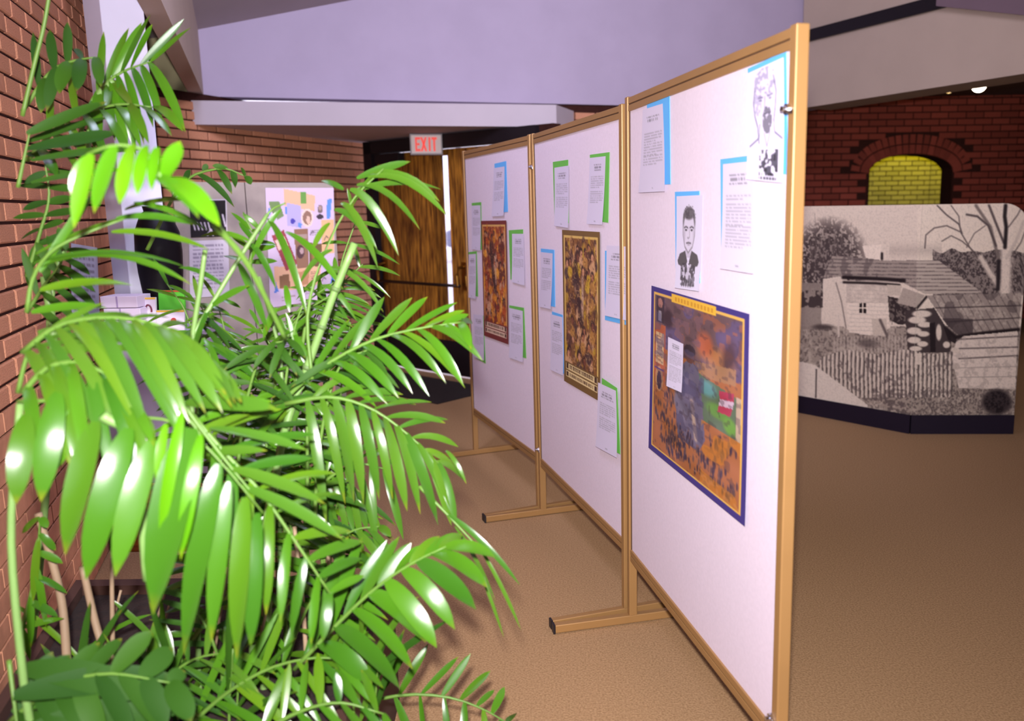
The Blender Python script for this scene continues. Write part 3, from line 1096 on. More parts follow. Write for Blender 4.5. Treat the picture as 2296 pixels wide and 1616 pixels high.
def battle_poster():
    k = Ink(150, 220, (62, 52, 118))
    rs = k.rs
    k.rect(.035, .03, .965, .965, (210, 166, 84))
    k.rect(.05, .042, .95, .955, (116, 84, 66))
    n1, n2, n3 = k.noise(9), k.noise(18), k.noise(34)
    ins = (k.X > .05) & (k.X < .95) & (k.Y > .042) & (k.Y < .955)
    up = ins & (k.Y < .34)
    k.put(up, (104, 78, 74), .9)
    k.put(up & (n1 > .55), (84, 74, 110), .7)
    k.put(up & (n2 > .6), (176, 96, 50), .6)
    k.put(ins & (k.Y >= .34), (186, 106, 42), .9)
    # flaming houses and smoke
    k.ell(.72, .27, .22, .07, (196, 126, 58), .9, .6)
    k.ell(.62, .22, .10, .08, (206, 102, 56), .9, .5)
    k.ell(.84, .24, .07, .13, (70, 44, 36), .8, .6, .4)
    k.poly([(.52, .33), (.9, .28), (.9, .36), (.55, .40)], (176, 128, 74), .9)
    # dark portrait, top left
    k.rect(.07, .05, .17, .20, (54, 40, 40))
    k.ell(.12, .085, .03, .028, (172, 116, 86))
    k.rect(.10, .13, .14, .19, (190, 180, 180), .8)
    k.ell(.22, .16, .07, .07, (52, 34, 34), .9, .4)
    # green fields and pool of light
    k.poly([(.55, .38), (.95, .42), (.95, .62), (.58, .62)], (84, 116, 76), .95)
    k.ell(.64, .44, .13, .05, (96, 168, 160), .9, .5)
    k.ell(.75, .53, .13, .045, (98, 160, 48), .9, .4)
    k.ell(.86, .57, .07, .05, (108, 176, 50), .9, .4)
    # a banner in stripes
    k.poly([(.76, .42), (.89, .40), (.89, .44), (.77, .47)], (186, 52, 70))
    k.poly([(.77, .46), (.89, .44), (.88, .475), (.76, .495)], (222, 196, 206))
    k.poly([(.76, .495), (.88, .475), (.86, .52), (.75, .53)], (186, 52, 70))
    k.rect(.91, .41, .95, .62, (206, 180, 140))
    # panels of writing, left
    k.rect(.05, .21, .19, .53, (190, 92, 44))
    k.rect(.07, .26, .17, .44, (226, 186, 122))
    k.text(.085, .275, .16, 8, .02, (140, 90, 50), .6)
    k.ell(.12, .53, .05, .075, (206, 150, 92))
    k.ell(.12, .54, .028, .055, (64, 48, 60))
    k.rect(.06, .47, .18, .475, (80, 60, 120))
    # central standing figure in a long grey coat
    k.poly([(.34, .42), (.46, .33), (.56, .36), (.60, .50), (.64, .72), (.58, .80), (.36, .80), (.32, .60)], (104, 98, 112))
    k.ell(.47, .31, .055, .045, (104, 64, 46))
    k.ell(.47, .285, .06, .03, (52, 40, 40))
    k.line([(.38, .46), (.33, .60), (.42, .66)], .06, (128, 122, 136), .9)
    k.line([(.50, .56), (.55, .74)], .035, (204, 176, 140), .9)
    k.put((k.X > .33) & (k.X < .62) & (k.Y > .4) & (k.Y < .8) & (n2 > .6), (72, 68, 86), .6)
    # groups of figures
    for (cx_, cy_, rx_, ry_, m_) in ((.24, .58, .08, .08, 16), (.18, .74, .12, .05, 20), (.30, .86, .16, .06, 60), (.44, .80, .10, .06, 24), (.72, .85, .20, .06, 40), (.8, .70, .12, .04, 20), (.86, .92, .08, .04, 12)):
        for j in range(m_):
            x, y = cx_ + rx_ * rs.randn() * .6, cy_ + ry_ * rs.randn() * .6
            if .06 < x < .94 and .05 < y < .945:
                c = [(48, 36, 42), (66, 54, 62), (88, 66, 54), (40, 34, 48)][rs.randint(4)]
                k.ell(x, y, .011, .024, c, .85, .4)
                k.ell(x, y - .022, .006, .006, (130, 90, 70), .8)
    k.put(ins & (k.Y > .9) & (n3 > .5) & (k.X > .5), (206, 150, 120), .5)
    k.put(ins & (n3 > .72), (60, 44, 44), .35)
    k.a = np.where(ins[..., None], k.a * .74 + np.array([26, 22, 34]) * (.4 + .9 * n1[..., None]), k.a)
    k.put(ins & (k.Y < .55) & (k.X < .6) & (n2 > .62), (86, 80, 110), .45)
    k.put(ins & (k.X > .6) & (k.Y > .62) & (n1 < .5), (196, 124, 44), .5)
    # yellow ribbon at the top
    k.poly([(.26, .012), (.72, .012), (.72, .058), (.26, .058)], (216, 170, 60))
    x = .30
    while x < .68:
        k.rect(x, .024, x + .02, .046, (180, 124, 40), .7)
        x += .034
    return k


poster(W1, [(1462, 640), (1682, 704), (1674, 1180), (1457, 1003)], battle_poster(),
       'large painted battle poster with blue border and yellow ribbon on the nearest panel')
notice(W1, [(1498, 755), (1532, 771), (1530, 880), (1496, 865)], None, None,
       'small pale typed slip stuck on the blue-bordered battle poster', 60, lines=((.10, 3), (.24, 9), (.55, 10)), group=None, layer=2, curl=.003)

# ================================================================== photo mural on a folded stand
MF = Vector((2.344, 5.728, 0))
MR = Vector((3.045, 5.687, 0))
ML = MF + (Vector((1.764, 6.371, 0)) - MF).normalized() * 1.12
MT = 1.585
mural = empty('photo_mural', MF, 'two-panel stand with a black and white photograph of a log farmhouse', 'display stand')
mrd, mld = (MR - MF).normalized(), (ML - MF).normalized()
mrn = Vector((mrd.y, -mrd.x, 0))
mrn = mrn if mrn.y < 0 else -mrn
mln = Vector((mld.y, -mld.x, 0))
mln = mln if mln.y < 0 else -mln
LR, LL = (MR - MF).length, (ML - MF).length
M_BASE = material('black_laminate', rgb(24, 16, 34), rough=.5, spec=.3)
for (d_, n_, L_) in ((mrd, mrn, LR), (mld, mln, LL)):
    MB().prism([MF + n_ * .012, MF + d_ * L_ + n_ * .012, MF + d_ * L_ - n_ * .07, MF - n_ * .07 + d_ * .02], 0, .135).build('base', M_BASE, mural)
M_EDGE = material('pale_edge', rgb(190, 178, 160), rough=.6)
rr = .17


def top_r(s):
    x = s * LR - (LR - rr)
    return MT - (rr - math.sqrt(max(0, rr * rr - x * x))) if x > 0 else MT


outl = [MF + UP * .135, MF + mrd * LR + UP * .135]
for k in range(9):
    a = k / 8 * math.pi / 2
    outl.append(MF + mrd * (LR - rr + rr * math.cos(a)) + UP * (MT - rr + rr * math.sin(a)))
outl.append(MF + UP * MT)
MB().extrude(outl, -mrn * .03).build('board', M_EDGE, mural)
MB().extrude([MF + UP * .135, ML + UP * .135, ML + UP * MT, MF + UP * MT], -mln * .03).build('board', M_EDGE, mural)


def farmhouse_ink(nx, ny, cornerf):
    """black and white photograph of a log farmhouse, drawn in the design frame of the whole print"""
    k = Ink(nx, ny, (206, 198, 190))
    for j in range(ny):
        for i in range(nx):
            q = project(cornerf(i / (nx - 1), j / (ny - 1)))
            k.X[j, i], k.Y[j, i] = (q[0] - 1800) * 2.885, (q[1] - 440) * 2.885
    X, Y = k.X, k.Y
    n1, n2, n3, n4 = k.noise(10), .6 * k.noise(26) + .4 * k.noise(70), .5 * k.noise(60) + .5 * k.noise(110), k.noise(nx * .8)
    D, G, Lt = (40, 32, 36), (120, 110, 108), (226, 218, 208)
    k.put(X > 740, (214, 206, 196), .7)
    # brush on the left and tree line on the right
    m = np.clip(1 - np.hypot((X - 170) / 270, (Y - 420) / 300), 0, 1)
    k.put(np.clip(m * 2.6, 0, 1) * (n3 > .42), D, .85)
    k.put(np.clip(m * 1.6, 0, 1), (84, 76, 78), .6)
    m = ((X > 840) & (Y > 330 + 40 * n1) & (Y < 640)).astype(float)
    k.put(m, (112, 104, 104), .8)
    k.put(m * (n3 > .5), (56, 48, 52), .75)
    m = np.clip(1 - np.abs(Y - 350) / 60, 0, 1) * (X > 560) * (X < 900)
    k.put(m, (160, 152, 148), .5)
    # bare trees
    for pts, w_, c in (
            ([(1310, 630), (1315, 380), (1300, 60)], 74, (216, 208, 200)),
            ([(1318, 400), (1380, 290), (1430, 160)], 20, (190, 182, 176)),
            ([(1270, 420), (1215, 200), (1120, 60)], 20, (120, 112, 110)),
            ([(1300, 300), (1240, 150), (1205, 60)], 16, (90, 82, 84)),
            ([(1312, 60), (1306, 130), (1316, 200), (1308, 330)], 24, (36, 30, 34)),
            ([(1280, 600), (1215, 500), (1150, 395)], 34, (206, 198, 190)),
            ([(1262, 600), (1268, 420)], 26, (44, 38, 42)),
            ([(1250, 320), (1200, 190), (1130, 130), (1060, 118)], 14, (86, 78, 80)),
            ([(790, 335), (796, 250), (850, 205), (930, 190), (1020, 230), (1080, 330), (1130, 400)], 9, (100, 92, 92)),
            ([(870, 60), (930, 120), (1010, 180), (1030, 240)], 10, (90, 82, 84)),
            ([(960, 60), (1010, 130), (1020, 230)], 8, (110, 102, 102)),
            ([(900, 290), (960, 255), (1030, 290), (1100, 350)], 8, (100, 92, 92)),
            ([(1060, 330), (1110, 240), (1180, 190)], 7, (110, 102, 102)),
            ([(1350, 390), (1410, 300), (1440, 220)], 8, (100, 92, 92)),
            ([(1330, 200), (1390, 120), (1420, 60)], 9, (110, 102, 102))):
        k.line(pts, w_, c, .95)
    for j in range(46):
        x, y = 20 + 330 * k.rs.rand(), 110 + 250 * k.rs.rand()
        k.line([(x, y + 120), (x + 30 * (k.rs.rand() - .5), y)], 4, (120, 112, 110), .6)
    # meadow under everything
    m = (Y > 840).astype(float)
    k.put(m, (150, 142, 136), 1)
    k.put(m * (n3 > .55), (96, 88, 88), .7)
    k.put(m * (n2 > .6), (188, 180, 172), .5)
    k.put(((X < 120) & (Y > 560) & (Y < 860)).astype(float), (140, 132, 128), .9)
    k.put(((X < 130) & (Y > 610) & (Y < 720) & (n2 > .4)).astype(float), (54, 46, 50), .8)
    # gable, house front, chimney
    k.poly([(130, 540), (180, 490), (285, 500), (300, 870), (130, 745)], (206, 198, 190))
    k.line([(215, 560), (250, 680), (280, 850)], 8, (110, 102, 102), .8)
    k.poly([(270, 545), (560, 560), (565, 850), (440, 900), (300, 880)], (214, 206, 198))
    k.put(((X > 280) & (X < 560) & (Y > 560) & (Y < 690)) * np.clip(n2, 0, 1), (150, 142, 138), .6)
    for y in range(580, 880, 26):
        k.line([(300, y), (560, y + 6)], 4, (172, 164, 158), .6)
    k.poly([(385, 320), (510, 312), (500, 425), (415, 425)], (218, 210, 202))
    k.line([(512, 370), (512, 405)], 16, D)
    roof = k.poly([(190, 385), (415, 400), (520, 415), (875, 412), (1160, 622), (790, 632), (650, 560), (262, 515), (130, 535)], (148, 140, 136))
    k.put(roof & (X > 735), (176, 168, 162), .8)
    for j in range(9):
        y = 408 + j * 24
        k.line([(150, y + 4), (700, y + 8), (1180, y + 6)], 5, (92, 84, 86), .75) if False else k.put(roof & (np.abs(Y - y - (X - 200) * .01) < 3.5), (84, 76, 80), .75)
    k.put(roof & (n4 > .62), (190, 182, 174), .35)
    k.put(roof & (X < 520) & (n2 > .55), (96, 88, 90), .6)
    k.line([(262, 524), (520, 535), (655, 545)], 24, D)
    k.line([(265, 556), (470, 562), (625, 574)], 16, D)
    # window
    k.rect(366, 690, 410, 756, D)
    k.line([(388, 690), (388, 756)], 7, Lt)
    k.line([(366, 722), (410, 722)], 7, Lt)
    # shed door and dark passage
    k.poly([(545, 570), (640, 575), (630, 640), (550, 640)], (186, 178, 170))
    k.poly([(550, 645), (620, 660), (740, 700), (700, 830), (620, 830), (560, 800)], D, .9)
    k.put(((X > 560) & (X < 720) & (Y > 660) & (Y < 830) & (n3 > .55)), (130, 122, 118), .7)
    k.poly([(650, 590), (790, 640), (730, 720), (610, 690)], (164, 156, 150))
    k.line([(800, 650), (740, 722)], 16, D)
    k.poly([(445, 790), (540, 790), (550, 905), (455, 900)], (190, 182, 174))
    k.line([(500, 800), (545, 900)], 18, (80, 72, 74), .8)
    # low barn roof on the right
    barn = k.poly([(800, 642), (1420, 624), (1395, 862), (1010, 902), (930, 830)], (150, 142, 138))
    dd_ = (X * .5 - Y * .28)
    k.put(barn & (np.mod(dd_, 24) < 4), (104, 96, 96), .7)
    k.put(barn & (n2 > .62), (190, 182, 174), .5)
    k.put(barn & (n1 < .33), (90, 82, 84), .6)
    for pts in ([(860, 722), (1420, 706)], [(930, 812), (1410, 785)]):
        k.line(pts, 8, (60, 52, 56), .8)
    k.put(barn & (X < 1100) & (Y > 790), (64, 56, 60), .7)
    k.line([(920, 850), (990, 912), (1130, 890), (1395, 862)], 24, D)
    # stacked log ends, dark doorway
    k.poly([(660, 740), (850, 720), (960, 900), (960, 1010), (680, 1010)], (70, 62, 64))
    for (x, y, rx, ry) in ((770, 760, 70, 26), (740, 800, 66, 26), (790, 830, 54, 20), (720, 870, 54, 26), (780, 890, 44, 20), (720, 930, 50, 24), (775, 955, 40, 20), (730, 985, 46, 18), (880, 880, 20, 60), (930, 960, 26, 24)):
        k.ell(x, y, rx, ry, (204, 196, 188), 1, .25)
    k.poly([(820, 820), (855, 815), (860, 1005), (825, 1008)], D)
    k.poly([(905, 830), (990, 910), (1000, 960), (940, 930)], D, .9)
    # log wall, right
    wall = k.poly([(990, 945), (1040, 905), (1390, 872), (1375, 1245), (1010, 1240), (965, 1050)], (206, 198, 192))
    for y0, y1 in ((925, 905), (985, 975), (1050, 1030), (1110, 1100), (1170, 1165)):
        k.line([(1010, y0), (1390, y1)], 9 if y0 < 1080 else 5, (70, 62, 66), .8 if y0 < 1080 else .4)
    k.put(wall & (n2 > .62), (166, 158, 154), .5)
    k.ell(985, 995, 34, 22, (198, 190, 182), 1, .3)
    k.ell(990, 1100, 30, 26, (180, 172, 166), 1, .3)
    # picket fence
    yt, yb = 1012 + 14 * np.sin(X / 60), 1270 + 0 * X
    f = (X > 110) & (X < 968) & (Y > yt - 6 - np.clip(300 - X, 0, 300) * -.12) & (Y < yb + np.clip(X - 250, 0, 130) * .25)
    k.put(f, (120, 112, 110), .75)
    k.put(f & (np.mod(X + 6 * n1, 27) < 14), (206, 198, 190), .9)
    k.put(f & (np.mod(X + 6 * n1, 27) > 22), (48, 42, 46), .8)
    k.put(f & (n2 < .33), (92, 84, 86), .55)
    k.put(((X > 200) & (X < 670) & (Y > 905) & (Y < 1010) & (np.mod(X, 22) < 9)), (176, 168, 162), .7)
    k.line([(230, 770), (232, 905)], 12, (200, 192, 186))
    k.ell(130, 845, 90, 26, (66, 58, 60), .8, .6)
    k.ell(420, 950, 90, 40, (96, 88, 88), .8, .6)
    k.rect(735, 1015, 768, 1090, (206, 198, 190), .9)
    # pale board, lower left, and dark bush, lower right
    k.poly([(-900, 1060), (0, 1070), (80, 1092), (250, 1220), (420, 1350), (420, 1420), (-900, 1420)], (206, 200, 194))
    k.line([(88, 1120), (84, 1300)], 9, (70, 62, 66))
    m = np.clip((1 - np.hypot((X - 1255) / 112, (Y - 1330) / 96)) * 3, 0, 1)
    k.put(m, (30, 24, 30), .95)
    k.put(((Y > 1250) & (X > 440) & (n3 > .5)).astype(float), (90, 82, 84), .5)
    k.put(np.ones_like(X) * (n4 - .5) * .3 * (n4 > .5), (60, 54, 56), 1)
    k.a = ((k.a - 125) * 1.15 + 128) * np.array([1.0, .965, .92])
    return k


cr = lambda s, t: MF + mrd * (LR * s) + UP * (top_r(s) * (1 - t) + .135 * t) + mrn * .002
clf = lambda s, t: ML + (MF - ML) * s + UP * (MT * (1 - t) + .135 * t) + mln * .002
ink_sheet('print', cr, farmhouse_ink(190, 330, cr), None, mural)
ink_sheet('print', clf, farmhouse_ink(260, 330, clf), None, mural)

# ================================================================== grey folding noticeboard by the entrance
M_GREY = material('grey_felt_board', rgb(168, 156, 148), rough=.9, spec=.15, noise=.08, scale=20)
BR = Vector((-1.568, 5.633, 0))
BFt = at_y(548, 406, 5.32)
BF = Vector((BFt.x, BFt.y, 0))
BLt = at_y(385, 416, 5.05)
BL = Vector((BLt.x, BLt.y, 0))
nb = empty('noticeboard', BF, 'grey felt folding noticeboard standing against the brick wall', 'noticeboard')
rbd, lbd = (BR - BF).normalized(), (BL - BF).normalized()
rbn = Vector((rbd.y, -rbd.x, 0))
rbn = rbn if rbn.y < 0 else -rbn
lbn = Vector((lbd.y, -lbd.x, 0))
lbn = lbn if lbn.y < 0 else -lbn
for (p, d_, n_) in ((BR, rbd, rbn), (BL, lbd, lbn)):
    wdt = (p - BF).length
    e = MB()
    c = (BF + p) / 2
    e.box(c + UP * .90 - n_ * .015, d_ * (wdt / 2 - .003), n_ * .014, UP * .886)
    b_ = e.build('felt_panel', M_GREY, nb)
    MB().box(c + UP * .02 - n_ * .015, d_ * (wdt / 2), n_ * .017, UP * .02).build('bottom_trim', M_GROOVE, b_)


class Pl:
    def __init__(s, p, d, n):
        s.p, s.d, s.n = p, d, n

    def at(s, u, v, n=0.0):
        return on_plane(u, v, s.p + s.n * n, s.d)


RB, LB = Pl(BF, rbd, rbn), Pl(BF, lbd, lbn)


def collage():
    k = Ink(84, 130, (216, 196, 220))
    rs = k.rs
    W_ = 400.0
    S = lambda x, y: ((x - 112) / 500.0, (y - 75) / 830.0)

    def P(pts, c, a=1.0):
        k.poly([S(*p) for p in pts], c, a)
    P([(240, 80), (470, 130), (465, 245), (240, 200)], (232, 186, 150))
    P([(510, 310), (612, 310), (610, 560), (510, 560)], (236, 188, 140))
    P([(150, 620), (500, 640), (500, 780), (270, 800), (150, 770)], (236, 188, 150))
    P([(262, 180), (360, 200), (360, 360), (262, 340)], (186, 176, 222))
    P([(245, 210), (262, 210), (262, 260), (245, 260)], (90, 140, 226))
    P([(340, 320), (368, 330), (360, 360), (340, 356)], (110, 150, 230))
    P([(560, 160), (598, 155), (580, 305), (552, 302)], (98, 148, 226))
    P([(125, 215), (140, 215), (140, 260), (125, 260)], (98, 148, 226))
    P([(130, 170), (205, 165), (235, 270), (190, 295), (150, 240)], (120, 146, 92))
    P([(360, 105), (402, 105), (405, 190), (360, 190)], (110, 160, 76))
    k.ell(*S(300, 310), .035, .022, (78, 70, 170))
    k.ell(*S(408, 290), .088, .08, (240, 214, 200))
    k.ell(*S(408, 290), .066, .06, (150, 116, 100))
    k.ell(*S(415, 305), .03, .035, (224, 190, 170))
    k.ell(*S(507, 230), .04, .036, (120, 104, 104))
    k.ell(*S(507, 222), .026, .022, (176, 150, 140))
    k.ell(*S(505, 285), .055, .022, (66, 56, 66))
    P([(142, 405), (232, 368), (325, 615), (240, 662)], (160, 70, 78))
    P([(165, 440), (235, 415), (260, 480), (190, 510)], (236, 204, 186))
    k.ell(*S(215, 465), .02, .012, (90, 70, 80))
    P([(305, 370), (410, 365), (410, 650), (320, 650)], (150, 112, 90))
    P([(310, 410), (405, 405), (405, 440), (310, 440)], (176, 150, 140))
    k.ell(*S(350, 530), .06, .06, (90, 62, 66))
    k.ell(*S(360, 525), .03, .03, (190, 160, 160))
    P([(415, 470), (515, 485), (500, 655), (415, 640)], (118, 92, 62))
    k.ell(*S(455, 570), .06, .05, (160, 130, 70), .9, .5)
    P([(300, 675), (410, 672), (405, 770), (310, 775)], (206, 152, 112))
    P([(185, 690), (260, 680), (265, 785), (185, 780)], (140, 104, 74))
    P([(145, 805), (180, 800), (160, 730)], (86, 130, 214))
    P([(570, 800), (612, 790), (595, 700)], (86, 130, 214))
    for (x, y) in ((545, 440), (520, 745), (515, 820), (440, 395)):
        k.line([S(x - 12, y + 18), S(x + 4, y - 10), S(x + 18, y + 4)], .012, (90, 76, 84), .8)
    k.text(*S(430, 380), S(500, 0)[0], 3, .02, (120, 110, 120), .6)
    k.text(*S(420, 680), S(490, 0)[0], 5, .02, (150, 110, 90), .7)
    k.text(*S(200, 840), S(300, 0)[0], 2, .025, (150, 130, 120), .6)
    k.text(*S(380, 820), S(440, 0)[0], 2, .02, (130, 110, 130), .6)
    return k


def pinned(pl, px, ink, label, cat, name, n=.004):
    q = [pl.at(u, v, n) for u, v in px]
    root = empty(name, sum(q, Vector()) / 4, label, cat)
    ink_sheet('printed_paper', quad(q), ink, None, root)
    return root


pinned(RB, [(595, 421), (748, 421), (752, 668), (606, 690)], collage(), 'pink collage of pictures and clippings on the grey noticeboard', 'poster', 'collage_poster')


def typed(bg, n=14, c=(110, 100, 120), seed=1, w=30, h=50):
    k = Ink(w, h, bg)
    k.rs = np.random.RandomState(seed)
    k.text(.1, .08, .85, n, .85 / n * .95, c, .55)
    return k


pinned(RB, [(680, 690), (712, 690), (716, 788), (684, 790)], typed((214, 190, 222), seed=3), 'narrow lilac typed sheet, left of two under the collage', 'notice', 'notice')
pinned(RB, [(717, 692), (768, 688), (768, 752), (722, 780)], typed((218, 200, 216), seed=4), 'lilac typed sheet, right of two under the collage', 'notice', 'notice')
k = typed((232, 176, 150), seed=5)
k.rect(.55, 0, .9, .2, (170, 60, 70))
k.rect(.1, .7, .8, .95, (190, 90, 80))
pinned(RB, [(712, 820), (752, 812), (752, 880), (716, 885)], k, 'small salmon leaflet low on the grey noticeboard', 'notice', 'notice')
k = Ink(50, 50, (22, 16, 20))
k.rect(0, 0, 1, .03, (200, 190, 200)); k.rect(.97, 0, 1, 1, (210, 200, 206))
k.line([(.88, .42), (.95, .72), (.9, .5)], .05, (214, 204, 214)); k.line([(.45, .95), (.55, .8), (.6, .95)], .05, (214, 204, 214))
for j in range(5):
    k.line([(.08 + j * .1, .62), (.12 + j * .1, .8)], .04, (206, 198, 206))
pinned(LB, [(425, 448), (508, 446), (510, 530), (428, 532)], k, 'black picture with white marks on the left leaf of the noticeboard', 'poster', 'picture_print')
pinned(LB, [(424, 540), (512, 537), (515, 662), (426, 668)], typed((206, 198, 208), n=12, seed=8, w=40), 'large white typed sheet under the black picture', 'notice', 'notice')
k = typed((196, 186, 206), n=8, seed=9)
pinned(RB, [(622, 745), (668, 748), (668, 805), (624, 800)], k, 'pale lilac sheet low on the left of the collage', 'notice', 'notice')

# ================================================================== white column, pedestal and what stands on it
struct(MB().prism([(-2.335, 4.27), (-2.195, 4.16), (-2.035, 4.25), (-2.16, 4.40)], 0, 3.55).build('trim_6', M_WHITE_COL, bevel=.004))
Wl = Pl(wl0 + wln * .012, wld, wln)
q = [Wl.at(157, 545, .004), Wl.at(216, 555, .004), Wl.at(222, 722, .004), Wl.at(158, 725, .004)]
wp = empty('wall_notice', sum(q, Vector()) / 4, 'white paper notice taped to the left brick wall beside the column', 'notice')
ink_sheet('paper', quad(q), typed((206, 206, 226), n=10, seed=11), None, wp, off=wln * .004)

PY = 3.86
pt = at_y(300, 745, PY).z
pa, pb = at_y(222, 745, PY).x, at_y(446, 745, PY).x
ped = empty('pedestal', ((pa + pb) / 2, PY + .14, 0), 'lilac-grey display pedestal on an orange wood base, behind the palms', 'pedestal')
MB().box(((pa + pb) / 2, PY + .16, (pt + .34) / 2), ((pb - pa) / 2, 0, 0), (0, .18, 0), (0, 0, (pt - .34) / 2)).build('body', material('lilac_laminate', rgb(176, 166, 190), rough=.6, noise=.05, scale=4), ped, bevel=.004)
MB().box(((pa + pb) / 2, PY + .16, .17), ((pb - pa) / 2 + .03, 0, 0), (0, .19, 0), (0, 0, .17)).build('base', material('orange_wood', rgb(176, 104, 40), rough=.5, color2=rgb(120, 62, 22), scale=5, stretch=(1, 9, 9)), ped, bevel=.004)
# stack of white boxes
M_WHITEBOX = material('white_card_box', rgb(226, 212, 232), rough=.6, noise=.04, scale=8)
M_TAPE = material('lilac_tape', rgb(170, 150, 190), rough=.5)
bw0, bw1 = at_y(230, 715, PY).x, at_y(312, 715, PY).x
nbx = 3
for j in range(nbx):
    z0 = pt + .0015 + j * .0565
    lab = ['bottom', 'middle', 'top'][j]
    o = empty('card_box', ((bw0 + bw1) / 2, PY + .07, z0), '%s white card box of the small stack on the pedestal' % lab, 'box', 'white card boxes stacked on the pedestal')
    sh = (.0, .006, -.004)[j]
    MB().box(((bw0 + bw1) / 2 + sh, PY + .07, z0 + .0265), ((bw1 - bw0) / 2, 0, 0), (0, .065, 0), (0, 0, .0265)).build('carton', M_WHITEBOX, o, bevel=.002)
    MB().box((bw0 + (bw1 - bw0) * .45 + sh, PY + .0045, z0 + .0265), (.004, 0, 0), (0, .0008, 0), (0, 0, .026)).build('tape', M_TAPE, o)


def brochure(px, y, c, edge, label, dot=None, loop=None, th=.012):
    a = [at_y(u, v, y) for u, v in px]
    zlo = pt + .001
    x0, x1 = a[0].x, a[1].x
    zt = a[0].z
    o = empty('brochure', ((x0 + x1) / 2, y, zlo), label, 'brochure')
    lean = Vector((0, .02, 0))
    q_ = [Vector((x0, y, zlo)), Vector((x1, y, zlo)), Vector((x1, y, zt)) + lean, Vector((x0, y, zt)) + lean]
    MB().extrude(q_, (0, th, 0)).build('cover', c, o)
    hgt = zt - zlo
    MB().extrude([q_[3] - lean * .08 - UP * .008 - Vector((0, .001, 0)), q_[2] - lean * .08 - UP * .008 - Vector((0, .001, 0)), q_[2] - Vector((0, .001, 0)), q_[3] - Vector((0, .001, 0))], (0, .0008, 0)).build('edge_band', edge, o)
    if dot:
        cx_, cz_ = x0 + (x1 - x0) * .62, zlo + hgt * .5
        mb = MB()
        yy = y + .02 * .5 - .0015
        mb.extrude([(cx_ + .013 * math.cos(t_), yy + .02 / hgt * .013 * math.sin(t_), cz_ + .013 * math.sin(t_)) for t_ in [2 * math.pi * i_ / 16 for i_ in range(16)]], (0, .001, 0))
        mb.build('round_mark', dot, o)
    if loop:
        cx_, cz_ = x0 + (x1 - x0) * .5, zlo + hgt * .62
        pts = [(cx_ + .014 * math.cos(t_), y + .006, cz_ + .024 * math.sin(t_)) for t_ in [math.pi * (i_ / 10) * 1.3 - .4 for i_ in range(11)]]
        MB().tube(pts, .0045, 6).build('loop_mark', loop, o)
    return o


M_YEL = material('yellow_band', rgb(236, 190, 60), rough=.5)
M_REDDOT = material('crimson_mark', rgb(196, 40, 60), rough=.5)
M_MAROON = material('maroon_mark', rgb(120, 50, 66), rough=.5)
M_WHITEP = material('white_coated_paper', rgb(236, 226, 236), rough=.4)
brochure([(346, 697), (409, 700)], PY + .02, M_WHITEP, M_YEL, 'white brochure with yellow top edge and red dot on the pedestal', dot=M_REDDOT)
brochure([(314, 668), (344, 672)], PY + .06, M_WHITEP, M_YEL, 'narrow white brochure with a maroon loop on the pedestal', loop=M_MAROON)
brochure([(350, 652), (408, 646)], PY + .12, material('bright_green_paper', rgb(90, 190, 50), rough=.5), material('rust_band', rgb(176, 70, 40), rough=.5), 'bright green brochure standing behind the red-dot one')
vx = at_y(360, 600, PY + .255)
v0 = empty('black_vase', (vx.x, PY + .255, pt), 'rounded black vase standing on the pedestal beside the white column', 'vase')
MB().lathe((vx.x, PY + .255, pt + .001), [(.06, 0), (.075, .01), (.085, .12), (.1, .26), (.105, .36), (.1, .45), (.07, .53), (.05, .55), (.055, .575), (.045, .575), (.04, .54)], 24).build('body', material('black_glaze', rgb(14, 10, 14), rough=.5, spec=.2), v0, smooth=True)

